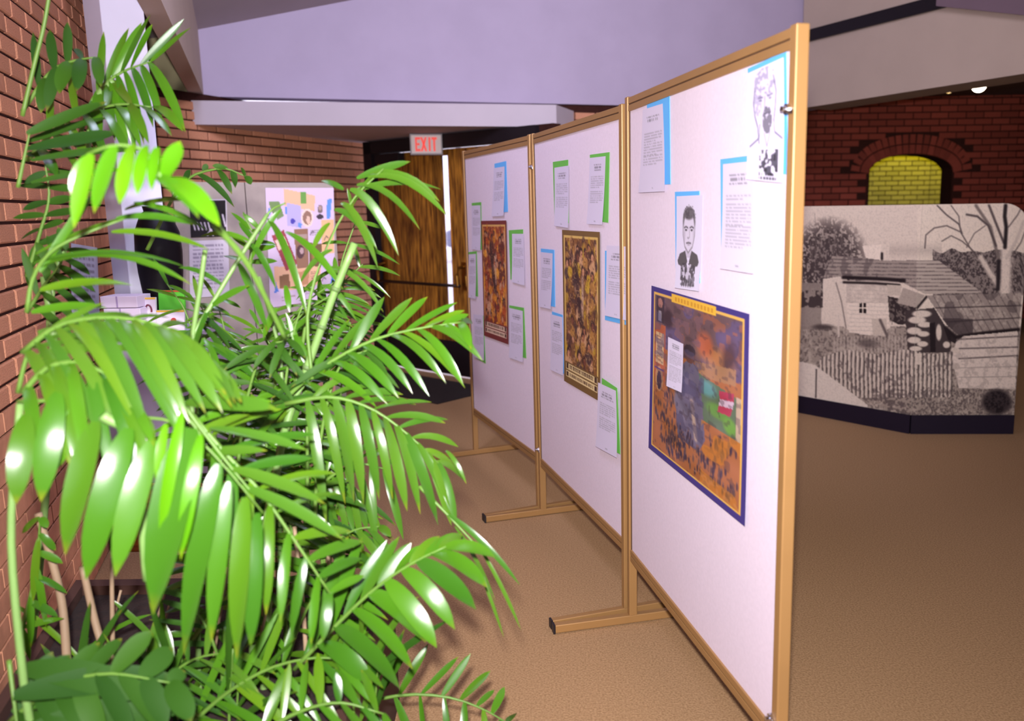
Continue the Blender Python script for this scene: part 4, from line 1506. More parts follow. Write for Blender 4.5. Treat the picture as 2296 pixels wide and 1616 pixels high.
# ================================================================== palms
def leaf_material(name, cols, rough=.25, translucent=.16, tip=(150, 130, 30), spec=.5):
    """green leaf: colour varies from leaflet to leaflet, some tips yellow"""
    m = bpy.data.materials.new(name)
    m.use_nodes = True
    nt = m.node_tree
    b = nt.nodes['Principled BSDF']
    oi = nt.nodes.new('ShaderNodeObjectInfo')
    rmp = nt.nodes.new('ShaderNodeValToRGB')
    rmp.color_ramp.interpolation = 'LINEAR'
    els = rmp.color_ramp.elements
    els[0].position, els[0].color = 0, rgb(*cols[0])
    els[1].position, els[1].color = 1, rgb(*cols[-1])
    for i, c in enumerate(cols[1:-1]):
        e_ = els.new((i + 1) / (len(cols) - 1))
        e_.color = rgb(*c)
    nt.links.new(oi.outputs['Random'], rmp.inputs[0])
    at = nt.nodes.new('ShaderNodeAttribute')
    at.attribute_name = 'along'
    # fine lengthwise veins
    tx = nt.nodes.new('ShaderNodeTexWave')
    tx.wave_type = 'BANDS'
    tx.bands_direction = 'X'
    tx.inputs['Scale'].default_value = 6
    cmb = nt.nodes.new('ShaderNodeCombineXYZ')
    at2 = nt.nodes.new('ShaderNodeAttribute')
    at2.attribute_name = 'across'
    nt.links.new(at2.outputs['Fac'], cmb.inputs[0])
    nt.links.new(cmb.outputs[0], tx.inputs['Vector'])
    vein = nt.nodes.new('ShaderNodeMapRange')
    vein.inputs['To Min'].default_value = .86
    vein.inputs['To Max'].default_value = 1.06
    nt.links.new(tx.outputs['Fac'], vein.inputs[0])
    hs = nt.nodes.new('ShaderNodeHueSaturation')
    nt.links.new(rmp.outputs[0], hs.inputs['Color'])
    nt.links.new(vein.outputs[0], hs.inputs['Value'])
    # yellowed tip on about a third of the leaflets
    mr = nt.nodes.new('ShaderNodeMapRange')
    mr.inputs['From Min'].default_value = .9
    mr.inputs['From Max'].default_value = .97
    nt.links.new(at.outputs['Fac'], mr.inputs[0])
    gt = nt.nodes.new('ShaderNodeMath')
    gt.operation = 'MULTIPLY'
    md = nt.nodes.new('ShaderNodeMath')
    md.operation = 'PINGPONG'
    md.inputs[1].default_value = .17
    nt.links.new(oi.outputs['Random'], md.inputs[0])
    sc_ = nt.nodes.new('ShaderNodeMath')
    sc_.operation = 'MULTIPLY'
    sc_.inputs[1].default_value = 2.2
    nt.links.new(md.outputs[0], sc_.inputs[0])
    nt.links.new(mr.outputs[0], gt.inputs[0])
    nt.links.new(sc_.outputs[0], gt.inputs[1])
    mx = nt.nodes.new('ShaderNodeMix')
    mx.data_type = 'RGBA'
    nt.links.new(gt.outputs[0], mx.inputs[0])
    nt.links.new(hs.outputs[0], mx.inputs[6])
    mx.inputs[7].default_value = rgb(*tip)
    nt.links.new(mx.outputs[2], b.inputs['Base Color'])
    bp = nt.nodes.new('ShaderNodeBump')
    bp.inputs['Strength'].default_value = .06
    bp.inputs['Distance'].default_value = .002
    nt.links.new(tx.outputs['Fac'], bp.inputs['Height'])
    nt.links.new(bp.outputs[0], b.inputs['Normal'])
    b.inputs['Roughness'].default_value = rough
    b.inputs['Specular IOR Level'].default_value = spec
    tr = nt.nodes.new('ShaderNodeBsdfTranslucent')
    nt.links.new(mx.outputs[2], tr.inputs[0])
    ms = nt.nodes.new('ShaderNodeMixShader')
    ms.inputs[0].default_value = translucent
    nt.links.new(b.outputs[0], ms.inputs[1])
    nt.links.new(tr.outputs[0], ms.inputs[2])
    nt.links.new(ms.outputs[0], nt.nodes['Material Output'].inputs[0])
    return m


LEAF_MID = leaf_material('palm_leaf', [(58, 106, 18), (72, 120, 22), (50, 96, 22), (86, 124, 20)])
LEAF_BRIGHT = leaf_material('bright_palm_leaf', [(70, 128, 14), (84, 142, 12), (62, 118, 18), (92, 144, 14)], translucent=.2)  # lighter, yellower greens than the mid leaf
LEAF_DARK = leaf_material('dark_palm_leaf', [(38, 76, 14), (50, 88, 18), (34, 70, 18), (54, 94, 18)], rough=.6, spec=.2)
LEAF_GREY = leaf_material('silvery_palm_leaf', [(66, 108, 30), (76, 114, 28), (58, 102, 28), (84, 120, 26)], rough=.24)
M_RACHIS = material('green_stalk', rgb(92, 128, 48), rough=.5, noise=.12, scale=12)
M_CANE = material('pale_green_cane', rgb(112, 146, 78), rough=.45, noise=.12, scale=10)
M_CANE_TAN = material('tan_cane', rgb(150, 126, 100), rough=.6, noise=.15, scale=10)
M_RING = material('dark_cane_ring', rgb(84, 110, 56), rough=.6)

PROF = [(0.0, .30), (.05, .50), (.13, .70), (.24, .86), (.38, .97), (.52, 1.0), (.65, .96), (.77, .82), (.87, .56), (.94, .28), (1.0, .01)]


class Palm:
    def __init__(self, base, label, leaf):
        self.root = empty('palm_plant', base, label, 'plant', None)
        self.leaf = leaf
        self.count = 0
        self.ext = 1.0

    def blade(self, parent, B, T, width, sag=.12, facing=None, mat=None, fold=.22, side=0.0):
        """one leaflet from base B to tip T, arching upward by sag"""
        ax = T - B
        L = ax.length
        view0 = (EYE - (B + T) / 2).normalized()
        hang = max(0.0, (B.z - T.z) / L)
        ctrl = (B + T) / 2 + Vector((0, 0, (sag + .10 * hang) * L)) + Vector((view0.x, view0.y, 0)) * (random.uniform(.06, .26) * hang * L)
        twist = random.uniform(-.7, .7)
        if facing is None:
            mid = (B + T) / 2
            view = (EYE - mid).normalized()
            facing = (view * .9 + Vector((random.uniform(-.55, .55), random.uniform(-.2, .3), .55 + random.uniform(-.3, .4)))).normalized()
        vs_, along, across = [], [], []
        for t, w in PROF:
            p = B * (1 - t) ** 2 + ctrl * (2 * t * (1 - t)) + T * t * t
            tan = (ctrl - B) * (2 * (1 - t)) + (T - ctrl) * (2 * t)
            tan.normalize()
            wd = tan.cross(facing)
            if wd.length < 1e-3:
                wd = tan.cross(Vector((0, 0, 1)))
            wd.normalize()
            wd = Matrix.Rotation(twist * (t - .4), 3, tan) @ wd
            nn = wd.cross(tan)
            hw = width * .40 * w
            vs_ += [p - wd * hw + nn * (hw * fold), p, p + wd * hw + nn * (hw * fold)]
            along += [t] * 3
            across += [-w, 0, w]
        fs = []
        for i in range(len(PROF) - 1):
            a = i * 3
            fs += [(a, a + 1, a + 4, a + 3), (a + 1, a + 2, a + 5, a + 4)]
        me = bpy.data.meshes.new('leaflet')
        me.from_pydata([tuple(p) for p in vs_], [], fs)
        me.materials.append(mat or self.leaf)
        me.attributes.new('along', 'FLOAT', 'POINT').data.foreach_set('value', along)
        me.attributes.new('across', 'FLOAT', 'POINT').data.foreach_set('value', across)
        me.shade_smooth()
        me.update()
        o = bpy.data.objects.new('leaflet', me)
        link(o, parent)
        self.count += 1
        return o

    def stalk(self, pts, r0=.006, r1=.0018, mat=None, name='frond', parent=None):
        P = spline(pts, 14)
        n = len(P)
        return MB().tube(P, [r0 + (r1 - r0) * i / (n - 1) for i in range(n)], 6).build(name, mat or M_RACHIS, parent or self.root, smooth=True)

    def frond(self, rachis, sides, mat=None, r0=.006):
        R = [at_y(u, v, d) for u, v, d in rachis]
        st = self.stalk(R, r0)
        for (tips, n, width, sag, t0, t1) in sides:
            Tp = [at_y(u, v, d) for u, v, d in tips]
            for k in range(n):
                f = k / max(1, n - 1)
                b = spoint(R, t0 + (t1 - t0) * f)
                jit = Vector((random.gauss(0, 1), random.gauss(0, 1), random.gauss(0, 1))) * .012
                tpt = spoint(Tp, f) + jit
                tpt = b + (tpt - b) * self.ext
                self.blade(st, b, tpt, width * (1.9 - .9 * self.ext) * random.uniform(.82, 1.15), sag * random.uniform(.6, 1.4), mat=mat)
        return st

    def blades(self, specs, mat=None, name_pts=None, r0=.005):
        """leaflets traced one by one: (u0, v0, u1, v1, depth0, depth1, width, sag)"""
        first = [at_y(s[0], s[1], s[4]) for s in specs]
        st = self.stalk([at_y(*p) for p in name_pts] if name_pts else first, r0)
        for (u0, v0, u1, v1, da, db, w_, sg) in specs:
            self.blade(st, at_y(u0, v0, da), at_y(u1, v1, db), w_, sg, mat=mat)
        return st

    def cane(self, pts, r=.012, mat=None, rings=0):
        P = [at_y(u, v, d) for u, v, d in pts[:-1]] + [Vector(pts[-1])] if len(pts[-1]) == 3 and abs(pts[-1][0]) < 10 else [at_y(*p) for p in pts]
        if SZ < P[-1].z < .95 and P[-1].z < P[0].z:
            P.append(Vector((P[-1].x, P[-1].y, SZ - .02)))
        S = spline(P, 20)
        c = MB().tube(S, [r * (.8 + .2 * i / (len(S) - 1)) for i in range(len(S))], 10).build('cane', mat or M_CANE, self.root, smooth=True)
        for k in range(rings):
            t = .12 + .72 * k / rings
            p, p2 = spoint(P, t), spoint(P, t + .012)
            MB().tube([p, p2], r * 1.1, 10).build('ring', M_RING, c, smooth=True)
        return c


def spoint(P, t):
    """Catmull-Rom through P at t in 0..1"""
    n = len(P) - 1
    x = min(max(t, 0), .99999) * n
    i = int(x)
    f = x - i
    p1, p2 = P[i], P[i + 1]
    p0 = P[i - 1] if i > 0 else p1 * 2 - p2
    p3 = P[i + 2] if i + 2 <= n else p2 * 2 - p1
    return .5 * ((2 * p1) + (p2 - p0) * f + (2 * p0 - 5 * p1 + 4 * p2 - p3) * f * f + (3 * p1 - p0 - 3 * p2 + p3) * f ** 3)


def spline(P, n):
    return [spoint(P, k / (n - 1)) for k in range(n)]


def dep(pts, d):
    return [(p[0], p[1], p[2] if len(p) > 2 else d) for p in pts]


# ---- raised planting bed that the palms grow from
bed = [(-1.22, 1.2), (-.50, 1.2), (-.60, 2.55), (-1.62, 2.55)]
bo = empty('planter', (-.98, 1.8, 0), 'raised brown planting bed with dark soil below the palms', 'planter')
mb = MB()
M_PLANTER = material('brown_planter', rgb(70, 42, 32), rough=.8, noise=.15, scale=8)
cxb, cyb = -.98, 1.88
for i in range(4):
    a, b_ = Vector(bed[i]), Vector(bed[(i + 1) % 4])
    ins = lambda p: Vector((cxb, cyb)) + (p - Vector((cxb, cyb))) * .93
    mb.prism([a, b_, ins(b_), ins(a)], 0, .44)
mb.build('curb', M_PLANTER, bo)
soil = MB().prism([tuple(Vector((cxb, cyb)) + (Vector(p) - Vector((cxb, cyb))) * .925) for p in bed], .0, .41).build('soil', material('dark_soil', rgb(40, 24, 18), rough=1, noise=.4, scale=40, bump=.8), bo)
SZ = .405

# ---- 1: tall palm at the back left
T = Palm((-1.45, 2.15, SZ), 'tall slender palm at the far left, its spiky top fronds reaching the ceiling beam', LEAF_MID)
T.cane([(150, 900, 2.2), (110, 700, 2.25), (180, 420, 2.3), (215, 230, 2.3), (255, 180, 2.3)], .009)
T.cane([(60, 1560, 2.16), (95, 1200, 2.18), (120, 800, 2.2), (100, 620, 2.2)], .011)
T.frond(dep([(170, 330), (212, 215), (268, 165), (338, 138)], 2.3),
        [(dep([(248, 62), (290, 52), (322, 45), (355, 38), (392, 50), (430, 62)], 2.32), 7, .026, .02, .38, 1.0),
         (dep([(205, 335), (240, 325), (275, 330), (305, 322), (340, 305), (375, 292), (418, 305)], 2.25), 9, .032, .10, .30, .98)])
T.frond(dep([(50, 250), (110, 165), (160, 138), (215, 128)], 2.2),
        [(dep([(80, 80), (115, 60), (165, 82)], 2.25), 4, .028, .03, .2, .8),
         (dep([(78, 260), (112, 228), (150, 215), (182, 222), (212, 190)], 2.15), 5, .042, .06, .3, 1.0)], mat=LEAF_DARK)
T.frond(dep([(60, 360), (150, 270), (260, 235), (340, 240)], 2.2),
        [(dep([(120, 180), (200, 170), (270, 175)], 2.3), 4, .025, .02, .2, .8),
         (dep([(130, 400), (230, 380), (330, 340), (410, 300)], 2.1), 9, .03, .12, .1, 1.0)])
T.blades([(60, 300, 240, 228, 2.0, 2.1, .035, .02), (60, 335, 265, 296, 2.0, 2.15, .042, .0), (60, 318, 250, 262, 2.1, 2.2, .03, .03),
          (70, 360, 330, 335, 2.0, 2.2, .03, .05), (70, 410, 300, 380, 2.0, 2.2, .026, .05)], mat=LEAF_DARK, name_pts=[(40, 420, 2.0), (55, 350, 2.0), (66, 300, 2.0)])
T.cane([(112, -20, 2.1), (98, 60, 2.1), (78, 140, 2.1), (50, 260, 2.1)], .005, mat=M_RACHIS)
T.frond(dep([(60, 620), (90, 520), (110, 440), (98, 350)], 2.2),
        [(dep([(150, 560), (165, 490), (170, 430), (150, 350)], 2.2), 8, .028, .03, .1, 1),
         (dep([(70, 640), (50, 520), (50, 440), (60, 340)], 2.2), 8, .028, .03, .1, 1)], mat=LEAF_DARK)
T.frond(dep([(60, 700), (100, 640), (130, 600), (150, 560)], 2.15),
        [(dep([(160, 760), (195, 720), (215, 660), (200, 590)], 2.1), 7, .028, .05, .1, 1),
         (dep([(60, 560), (90, 530), (125, 500)], 2.15), 5, .028, .03, .2, 1)], mat=LEAF_DARK)
T.frond(dep([(330, 560), (390, 440), (430, 395), (500, 378), (550, 395)], 2.5),
        [(dep([(480, 480), (520, 440), (555, 420)], 2.5), 5, .026, .12, .4, 1), (dep([(430, 370), (480, 372), (540, 385)], 2.5), 4, .02, .1, .4, 1)], mat=LEAF_DARK)

# ---- 2: broad-leaved palm in front
N = Palm((-.85, 1.5, SZ), 'broad-leaved palm at the front left, large glossy leaflets hanging toward the camera', LEAF_MID)
N.cane([(330, 1300, 1.5), (300, 1000, 1.5), (230, 930, 1.48)], .010)
N.cane([(640, 760, 1.75), (560, 600, 1.6), (480, 500, 1.5)], .006, mat=M_RACHIS)
N.blades([(205, 345, 166, 512, 1.45, 1.42, .034, .03), (258, 328, 211, 478, 1.45, 1.42, .038, .03), (300, 322, 268, 458, 1.45, 1.42, .036, .02),
          (328, 326, 308, 436, 1.46, 1.42, .030, .02), (352, 330, 340, 428, 1.47, 1.43, .026, .02), (362, 412, 404, 316, 1.46, 1.5, .04, .0),
          (352, 395, 446, 490, 1.46, 1.4, .034, .12), (380, 402, 494, 508, 1.46, 1.38, .040, .12), (200, 350, 160, 440, 1.46, 1.44, .03, .05)],
         mat=LEAF_BRIGHT, name_pts=[(480, 500, 1.5), (420, 430, 1.47), (362, 400, 1.46), (330, 340, 1.46), (260, 325, 1.45), (195, 345, 1.45)])
N.cane([(45, 905, 1.52), (25, 1200, 1.5), (50, 1500, 1.48), (70, 1640, 1.48)], .008)
# long arching blades above the column foot
N.blades([(75, 605, 432, 640, 1.7, 1.75, .022, .30), (75, 590, 420, 600, 1.7, 1.75, .018, .18), (80, 570, 330, 480, 1.7, 1.8, .02, .10),
          (90, 610, 215, 430, 1.7, 1.75, .022, .05), (250, 520, 470, 560, 1.75, 1.8, .022, .12), (260, 490, 440, 505, 1.75, 1.8, .02, .14),
          (300, 455, 470, 520, 1.75, 1.8, .02, .12), (90, 650, 300, 640, 1.7, 1.75, .03, .12), (70, 700, 240, 690, 1.7, 1.75, .028, .1),
          (280, 470, 430, 450, 1.8, 1.8, .02, .12)],
         name_pts=[(60, 700, 1.7), (75, 620, 1.7), (120, 560, 1.7), (200, 520, 1.72), (280, 490, 1.75)])
N.frond(dep([(50, 790), (130, 730), (230, 712), (330, 722), (420, 762), (490, 850)], 1.6),
        [(dep([(185, 1010), (285, 1015), (370, 990), (430, 955), (480, 925), (510, 905), (528, 920)], 1.5), 18, .031, .14, .02, .98),
         (dep([(230, 700), (330, 705), (430, 750), (505, 860)], 1.7), 7, .016, .10, .1, .95)], mat=LEAF_GREY)
N.frond(dep([(50, 880), (110, 822), (190, 815), (260, 860), (310, 930)], 1.55),
        [(dep([(110, 1020), (180, 1080), (250, 1100), (320, 1040), (340, 1000)], 1.45), 9, .028, .14, .06, .98)])
N.blades([(215, 945, 146, 1245, 1.46, 1.38, .058, .05), (290, 960, 192, 1300, 1.46, 1.38, .062, .06), (345, 985, 258, 1292, 1.46, 1.38, .056, .05),
          (428, 960, 343, 1378, 1.46, 1.35, .090, .06), (490, 1040, 412, 1470, 1.48, 1.42, .054, .07), (512, 1080, 474, 1440, 1.48, 1.42, .042, .05),
          (550, 1115, 531, 1478, 1.5, 1.42, .050, .05), (578, 1150, 562, 1450, 1.5, 1.44, .042, .05), (130, 880, 92, 1125, 1.46, 1.4, .052, .05), (60, 930, 36, 1130, 1.46, 1.4, .05, .05),
          (180, 900, 120, 1060, 1.5, 1.46, .04, .05)],
         mat=LEAF_MID, name_pts=[(40, 900, 1.52), (150, 900, 1.52), (280, 930, 1.52), (400, 950, 1.52), (490, 1030, 1.52), (590, 1150, 1.53)], r0=.004)
N.blades([(408, 925, 358, 1208, 1.44, 1.38, .028, .04), (450, 975, 405, 1255, 1.44, 1.38, .032, .04), (372, 950, 352, 1090, 1.45, 1.41, .022, .04)],
         mat=LEAF_BRIGHT, name_pts=[(400, 915, 1.5), (440, 960, 1.5), (460, 1000, 1.5)], r0=.003)
N.frond(dep([(430, 930), (500, 1010), (590, 1110), (680, 1240), (740, 1330)], 1.62),
        [(dep([(610, 905), (700, 985), (760, 1090), (800, 1200), (830, 1300)], 1.7), 10, .027, .10, .05, 1),
         (dep([(500, 1180), (560, 1330), (640, 1440), (720, 1460)], 1.55), 8, .027, .08, .2, 1)])
N.blades([(410, 905, 620, 915, 1.6, 1.55, .042, .06), (470, 960, 690, 1010, 1.6, 1.6, .028, .06), (520, 1050, 730, 1130, 1.6, 1.6, .034, .05),
          (540, 1090, 770, 1210, 1.6, 1.6, .032, .06), (440, 1020, 600, 1010, 1.62, 1.6, .026, .06), (430, 980, 560, 930, 1.62, 1.62, .026, .08)],
         mat=LEAF_GREY, name_pts=[(400, 890, 1.6), (450, 960, 1.6), (520, 1050, 1.6), (570, 1110, 1.6)])
N.cane([(85, 1150, 1.95), (135, 1330, 1.95), (150, 1480, 1.93), (160, 1640, 1.92)], .011, mat=M_CANE_TAN)
N.cane([(185, 1270, 1.9), (215, 1400, 1.9), (245, 1500, 1.88), (268, 1640, 1.86)], .010, mat=M_CANE_TAN)
N.cane([(250, 1250, 1.95), (252, 1400, 1.94), (255, 1640, 1.92)], .006, mat=M_CANE_TAN)
N.cane([(380, 1420, 1.9), (350, 1520, 1.9), (330, 1640, 1.88)], .008, mat=M_CANE_TAN)
N.frond(dep([(40, 1440), (70, 1330), (85, 1230), (90, 1160)], 1.9),
        [(dep([(130, 1400), (140, 1300), (120, 1200)], 1.9), 6, .022, .05, .1, 1), (dep([(60, 1500), (80, 1420), (60, 1200)], 1.9), 5, .022, .05, .1, 1)])
N.frond(dep([(20, 1620), (120, 1540), (240, 1510), (380, 1530)], 1.5),
        [(dep([(120, 1470), (220, 1440), (330, 1450), (420, 1490)], 1.55), 7, .05, .06, .1, 1), (dep([(120, 1660), (220, 1650), (330, 1640), (440, 1600)], 1.45), 8, .055, .06, .1, 1)], mat=LEAF_DARK)  # darker green here stands in for weak flash at the low corner
N.blades([(40, 1500, 360, 1570, 1.5, 1.5, .07, .10), (30, 1560, 400, 1520, 1.45, 1.55, .07, .08), (60, 1640, 430, 1590, 1.45, 1.55, .07, .10), (30, 1600, 250, 1480, 1.5, 1.6, .06, .1)],
         mat=LEAF_DARK, name_pts=[(20, 1480, 1.5), (30, 1560, 1.47), (40, 1640, 1.45)])

N.blades([(85, 745, 430, 765, 1.62, 1.62, .024, .14), (90, 760, 480, 835, 1.62, 1.6, .026, .16), (140, 735, 525, 890, 1.62, 1.6, .026, .18), (80, 800, 330, 790, 1.62, 1.6, .026, .12),
          (75, 780, 260, 770, 1.62, 1.62, .022, .10), (80, 830, 200, 980, 1.6, 1.55, .03, .12)],
         mat=LEAF_GREY, name_pts=[(40, 880, 1.62), (60, 800, 1.62), (90, 750, 1.62), (140, 730, 1.62)], r0=.005)
# ---- 3: slim ringed-cane palm in the centre
Cn = Palm((-.78, 1.95, SZ), 'slim palm in the centre with a pale ringed cane, in front of the grey noticeboard', LEAF_MID)
Cn.cane([(795, 545, 2.05), (748, 660, 2.05), (712, 760, 2.05), (672, 870, 2.05), (640, 960, 2.03), (615, 1100, 2.0), (600, 1350, 1.97), (590, 1640, 1.95)], .011, rings=6)
Cn.cane([(460, 560, 2.0), (448, 650, 2.0), (432, 760, 2.0), (430, 900, 1.98), (440, 1300, 1.95), (450, 1640, 1.93)], .007)
Cn.cane([(600, 480, 2.1), (530, 590, 2.05), (470, 690, 2.02), (430, 755, 2.0)], .006)
Cn.cane([(580, 620, 2.2), (610, 720, 2.2), (628, 800, 2.18), (632, 960, 2.15), (620, 1500, 2.1), (615, 1640, 2.1)], .006)
Cn.cane([(690, 700, 2.2), (665, 850, 2.2), (640, 960, 2.15), (640, 1400, 2.1), (640, 1640, 2.1)], .006, mat=M_RACHIS)
Cn.cane([(560, 880, 2.3), (600, 1000, 2.3), (620, 1200, 2.28), (640, 1640, 2.25)], .008, mat=M_CANE_TAN)
Cn.blades([(600, 490, 692, 720, 2.1, 2.05, .024, .22), (640, 520, 770, 650, 2.1, 2.08, .026, .16), (535, 590, 600, 745, 2.05, 2.05, .026, .05),
           (500, 640, 400, 600, 2.05, 2.05, .016, .2), (560, 540, 450, 530, 2.08, 2.1, .016, .2), (560, 545, 620, 650, 2.1, 2.1, .02, .2),
           (630, 470, 560, 590, 2.1, 2.1, .018, .1), (470, 690, 420, 850, 2.02, 2.0, .02, .1), (470, 690, 560, 640, 2.02, 2.0, .02, .1)],
          name_pts=[(470, 690, 2.02), (530, 590, 2.05), (600, 480, 2.1), (640, 455, 2.1)])
Cn.frond(dep([(560, 600), (565, 560), (570, 530), (545, 480)], 2.3),
         [(dep([(500, 560), (510, 520), (520, 480), (535, 460)], 2.3), 5, .02, .03, .1, 1), (dep([(610, 580), (600, 540), (590, 500)], 2.3), 5, .02, .03, .1, 1)])
Cn.blades([(620, 690, 590, 760, 2.1, 2.08, .024, .05), (640, 640, 650, 700, 2.15, 2.12, .02, .05), (660, 740, 580, 800, 2.1, 2.1, .022, .08), (660, 740, 720, 690, 2.1, 2.1, .026, .05),
           (660, 750, 700, 840, 2.1, 2.08, .026, .06), (600, 800, 440, 870, 2.1, 2.0, .022, .08), (620, 830, 790, 800, 2.1, 2.1, .016, .06), (680, 870, 560, 900, 2.05, 2.0, .022, .06),
           (690, 830, 640, 700, 2.1, 2.1, .02, .04), (600, 870, 520, 1000, 2.05, 2.0, .024, .06), (650, 900, 560, 1010, 2.0, 1.95, .024, .08), (700, 890, 600, 930, 2.0, 1.95, .02, .08)],
          name_pts=[(630, 1000, 2.1), (640, 860, 2.1), (660, 740, 2.1), (680, 680, 2.1)])

# ---- 4: palm leaning to the right over the carpet
D = Palm((-.60, 2.0, SZ), 'palm leaning right over the carpet, its fronds in front of the doors and panels', LEAF_GREY)
D.cane([(640, 960, 2.0), (600, 1150, 1.97), (570, 1400, 1.95), (560, 1640, 1.93)], .010)
D.blades([(800, 400, 920, 362, 2.1, 2.15, .026, .05), (830, 390, 986, 452, 2.1, 2.15, .026, .26), (825, 398, 1004, 486, 2.1, 2.12, .024, .30),
          (800, 415, 942, 516, 2.1, 2.12, .026, .30), (785, 425, 894, 574, 2.1, 2.1, .028, .30), (765, 455, 848, 604, 2.1, 2.08, .028, .28),
          (750, 470, 846, 560, 2.1, 2.08, .024, .26), (790, 430, 990, 425, 2.12, 2.15, .022, .18), (770, 425, 720, 405, 2.1, 2.12, .022, .1), (840, 392, 790, 465, 2.1, 2.12, .018, .1),
          (740, 500, 700, 560, 2.1, 2.1, .020, .12), (745, 560, 670, 640, 2.1, 2.1, .018, .2), (735, 600, 860, 700, 2.1, 2.08, .018, .30), (720, 640, 800, 720, 2.1, 2.08, .018, .3)],
         name_pts=[(700, 850, 2.0), (690, 700, 2.05), (730, 560, 2.1), (790, 450, 2.1), (860, 378, 2.1)])
D.frond(dep([(620, 910), (720, 825), (830, 765), (930, 738), (1035, 722)], 2.0),
        [(dep([(770, 700), (850, 690), (920, 672), (985, 668), (1030, 690), (1050, 725)], 2.05), 9, .026, .05, .2, 1),
         (dep([(790, 920), (860, 905), (930, 880), (985, 872), (1030, 850), (1062, 815), (1068, 790)], 1.95), 12, .027, .20, .15, .99)], mat=LEAF_MID)
D.frond(dep([(640, 905), (740, 890), (830, 915), (910, 970), (985, 1040)], 1.95),
        [(dep([(800, 850), (880, 870), (950, 910), (1000, 960), (1030, 1010), (1042, 1090)], 2.0), 10, .022, .18, .15, .98),
         (dep([(730, 1150), (790, 1135), (840, 1115), (900, 1130), (960, 1170), (1000, 1180), (1026, 1168)], 1.9), 12, .031, .14, .12, .99)])
D.frond(dep([(660, 1500), (750, 1405), (840, 1320), (925, 1262), (1000, 1225)], 1.75),
        [(dep([(790, 1210), (860, 1195), (930, 1198), (990, 1203), (1030, 1215)], 1.8), 9, .036, .08, .1, .95),
         (dep([(850, 1560), (905, 1530), (958, 1462), (1000, 1430), (1042, 1392), (1078, 1335), (1084, 1275)], 1.7), 9, .050, .16, .15, 1)], mat=LEAF_MID)
D.blades([(1000, 1150, 1166, 1312, 1.9, 1.85, .018, .10), (1020, 1180, 1112, 1350, 1.9, 1.85, .015, .10), (1070, 1220, 1168, 1412, 1.88, 1.84, .012, .06), (1060, 1240, 1130, 1430, 1.88, 1.84, .010, .06),
          (1000, 1010, 1046, 1085, 1.95, 1.92, .014, .2)],
         name_pts=[(940, 1090, 1.92), (1000, 1150, 1.9), (1075, 1230, 1.88)])
D.frond(dep([(680, 1130), (740, 1070), (800, 1040), (860, 1050)], 2.15),
        [(dep([(760, 1250), (830, 1260), (890, 1220)], 2.1), 6, .024, .15, .2, 1), (dep([(760, 990), (830, 990), (880, 1020)], 2.2), 5, .02, .1, .2, 1)])
D.frond(dep([(640, 1330), (720, 1240), (790, 1190), (850, 1180)], 2.1),
        [(dep([(760, 1400), (830, 1380), (890, 1300), (880, 1210)], 2.05), 7, .026, .12, .1, 1), (dep([(680, 1180), (760, 1130), (830, 1130)], 2.15), 6, .022, .08, .2, 1)])

# ---- 5: low palm along the bottom edge
Lw = Palm((-.62, 1.75, SZ), 'low palm along the bottom edge with short fronds near the carpet', LEAF_MID)
Lw.ext = 1.32
Lw.frond(dep([(680, 1640), (790, 1585), (900, 1558), (1000, 1562), (1080, 1588), (1150, 1628)], 2.0),
         [(dep([(850, 1478), (912, 1470), (990, 1474), (1040, 1500), (1090, 1535), (1130, 1560), (1145, 1590)], 2.05), 9, .036, .02, .2, .96),
          (dep([(830, 1680), (910, 1690), (990, 1690), (1060, 1680), (1120, 1670)], 1.95), 8, .034, .02, .15, .92)], mat=LEAF_MID)
Lw.frond(dep([(400, 1650), (500, 1560), (600, 1500), (700, 1475), (790, 1480)], 1.75),
         [(dep([(520, 1430), (610, 1400), (700, 1400), (780, 1420)], 1.8), 8, .032, .06, .1, .95), (dep([(560, 1650), (660, 1620), (760, 1590), (840, 1540)], 1.7), 9, .036, .08, .1, 1)])
Lw.frond(dep([(560, 1660), (660, 1600), (760, 1575), (860, 1600)], 1.65),
         [(dep([(620, 1520), (720, 1500), (820, 1530)], 1.7), 7, .036, .06, .1, .95), (dep([(700, 1680), (800, 1670), (880, 1650)], 1.6), 6, .034, .06, .2, 1)])
Lw.frond(dep([(620, 1640), (640, 1500), (680, 1380), (740, 1290), (800, 1240)], 1.9),
         [(dep([(560, 1420), (600, 1330), (660, 1250), (740, 1200)], 1.95), 8, .030, .05, .2, 1), (dep([(730, 1520), (790, 1430), (830, 1340), (840, 1270)], 1.85), 8, .032, .10, .2, 1)])
Lw.frond(dep([(520, 1650), (500, 1520), (470, 1420), (420, 1340)], 1.85),
         [(dep([(420, 1560), (390, 1480), (370, 1390), (390, 1320)], 1.85), 7, .026, .05, .15, 1), (dep([(580, 1520), (560, 1420), (500, 1330)], 1.85), 6, .026, .06, .2, 1)], mat=LEAF_DARK)
Lw.frond(dep([(300, 1650), (360, 1540), (430, 1480), (520, 1460)], 1.8),
         [(dep([(330, 1450), (400, 1410), (490, 1400)], 1.85), 6, .03, .05, .15, .95), (dep([(450, 1620), (530, 1580), (580, 1510)], 1.75), 7, .03, .08, .15, 1)], mat=LEAF_GREY)
for (u0, v0, u1, v1, d_) in ((690, 1640, 660, 1180, 1.95), (740, 1640, 735, 1220, 2.0), (560, 1640, 600, 1200, 2.0)):
    Lw.cane([(u1, v1, d_ + .05), ((u0 + u1) / 2 + 8, (v0 + v1) / 2, d_), (u0, v0, d_ - .03)], .006, mat=M_CANE_TAN)

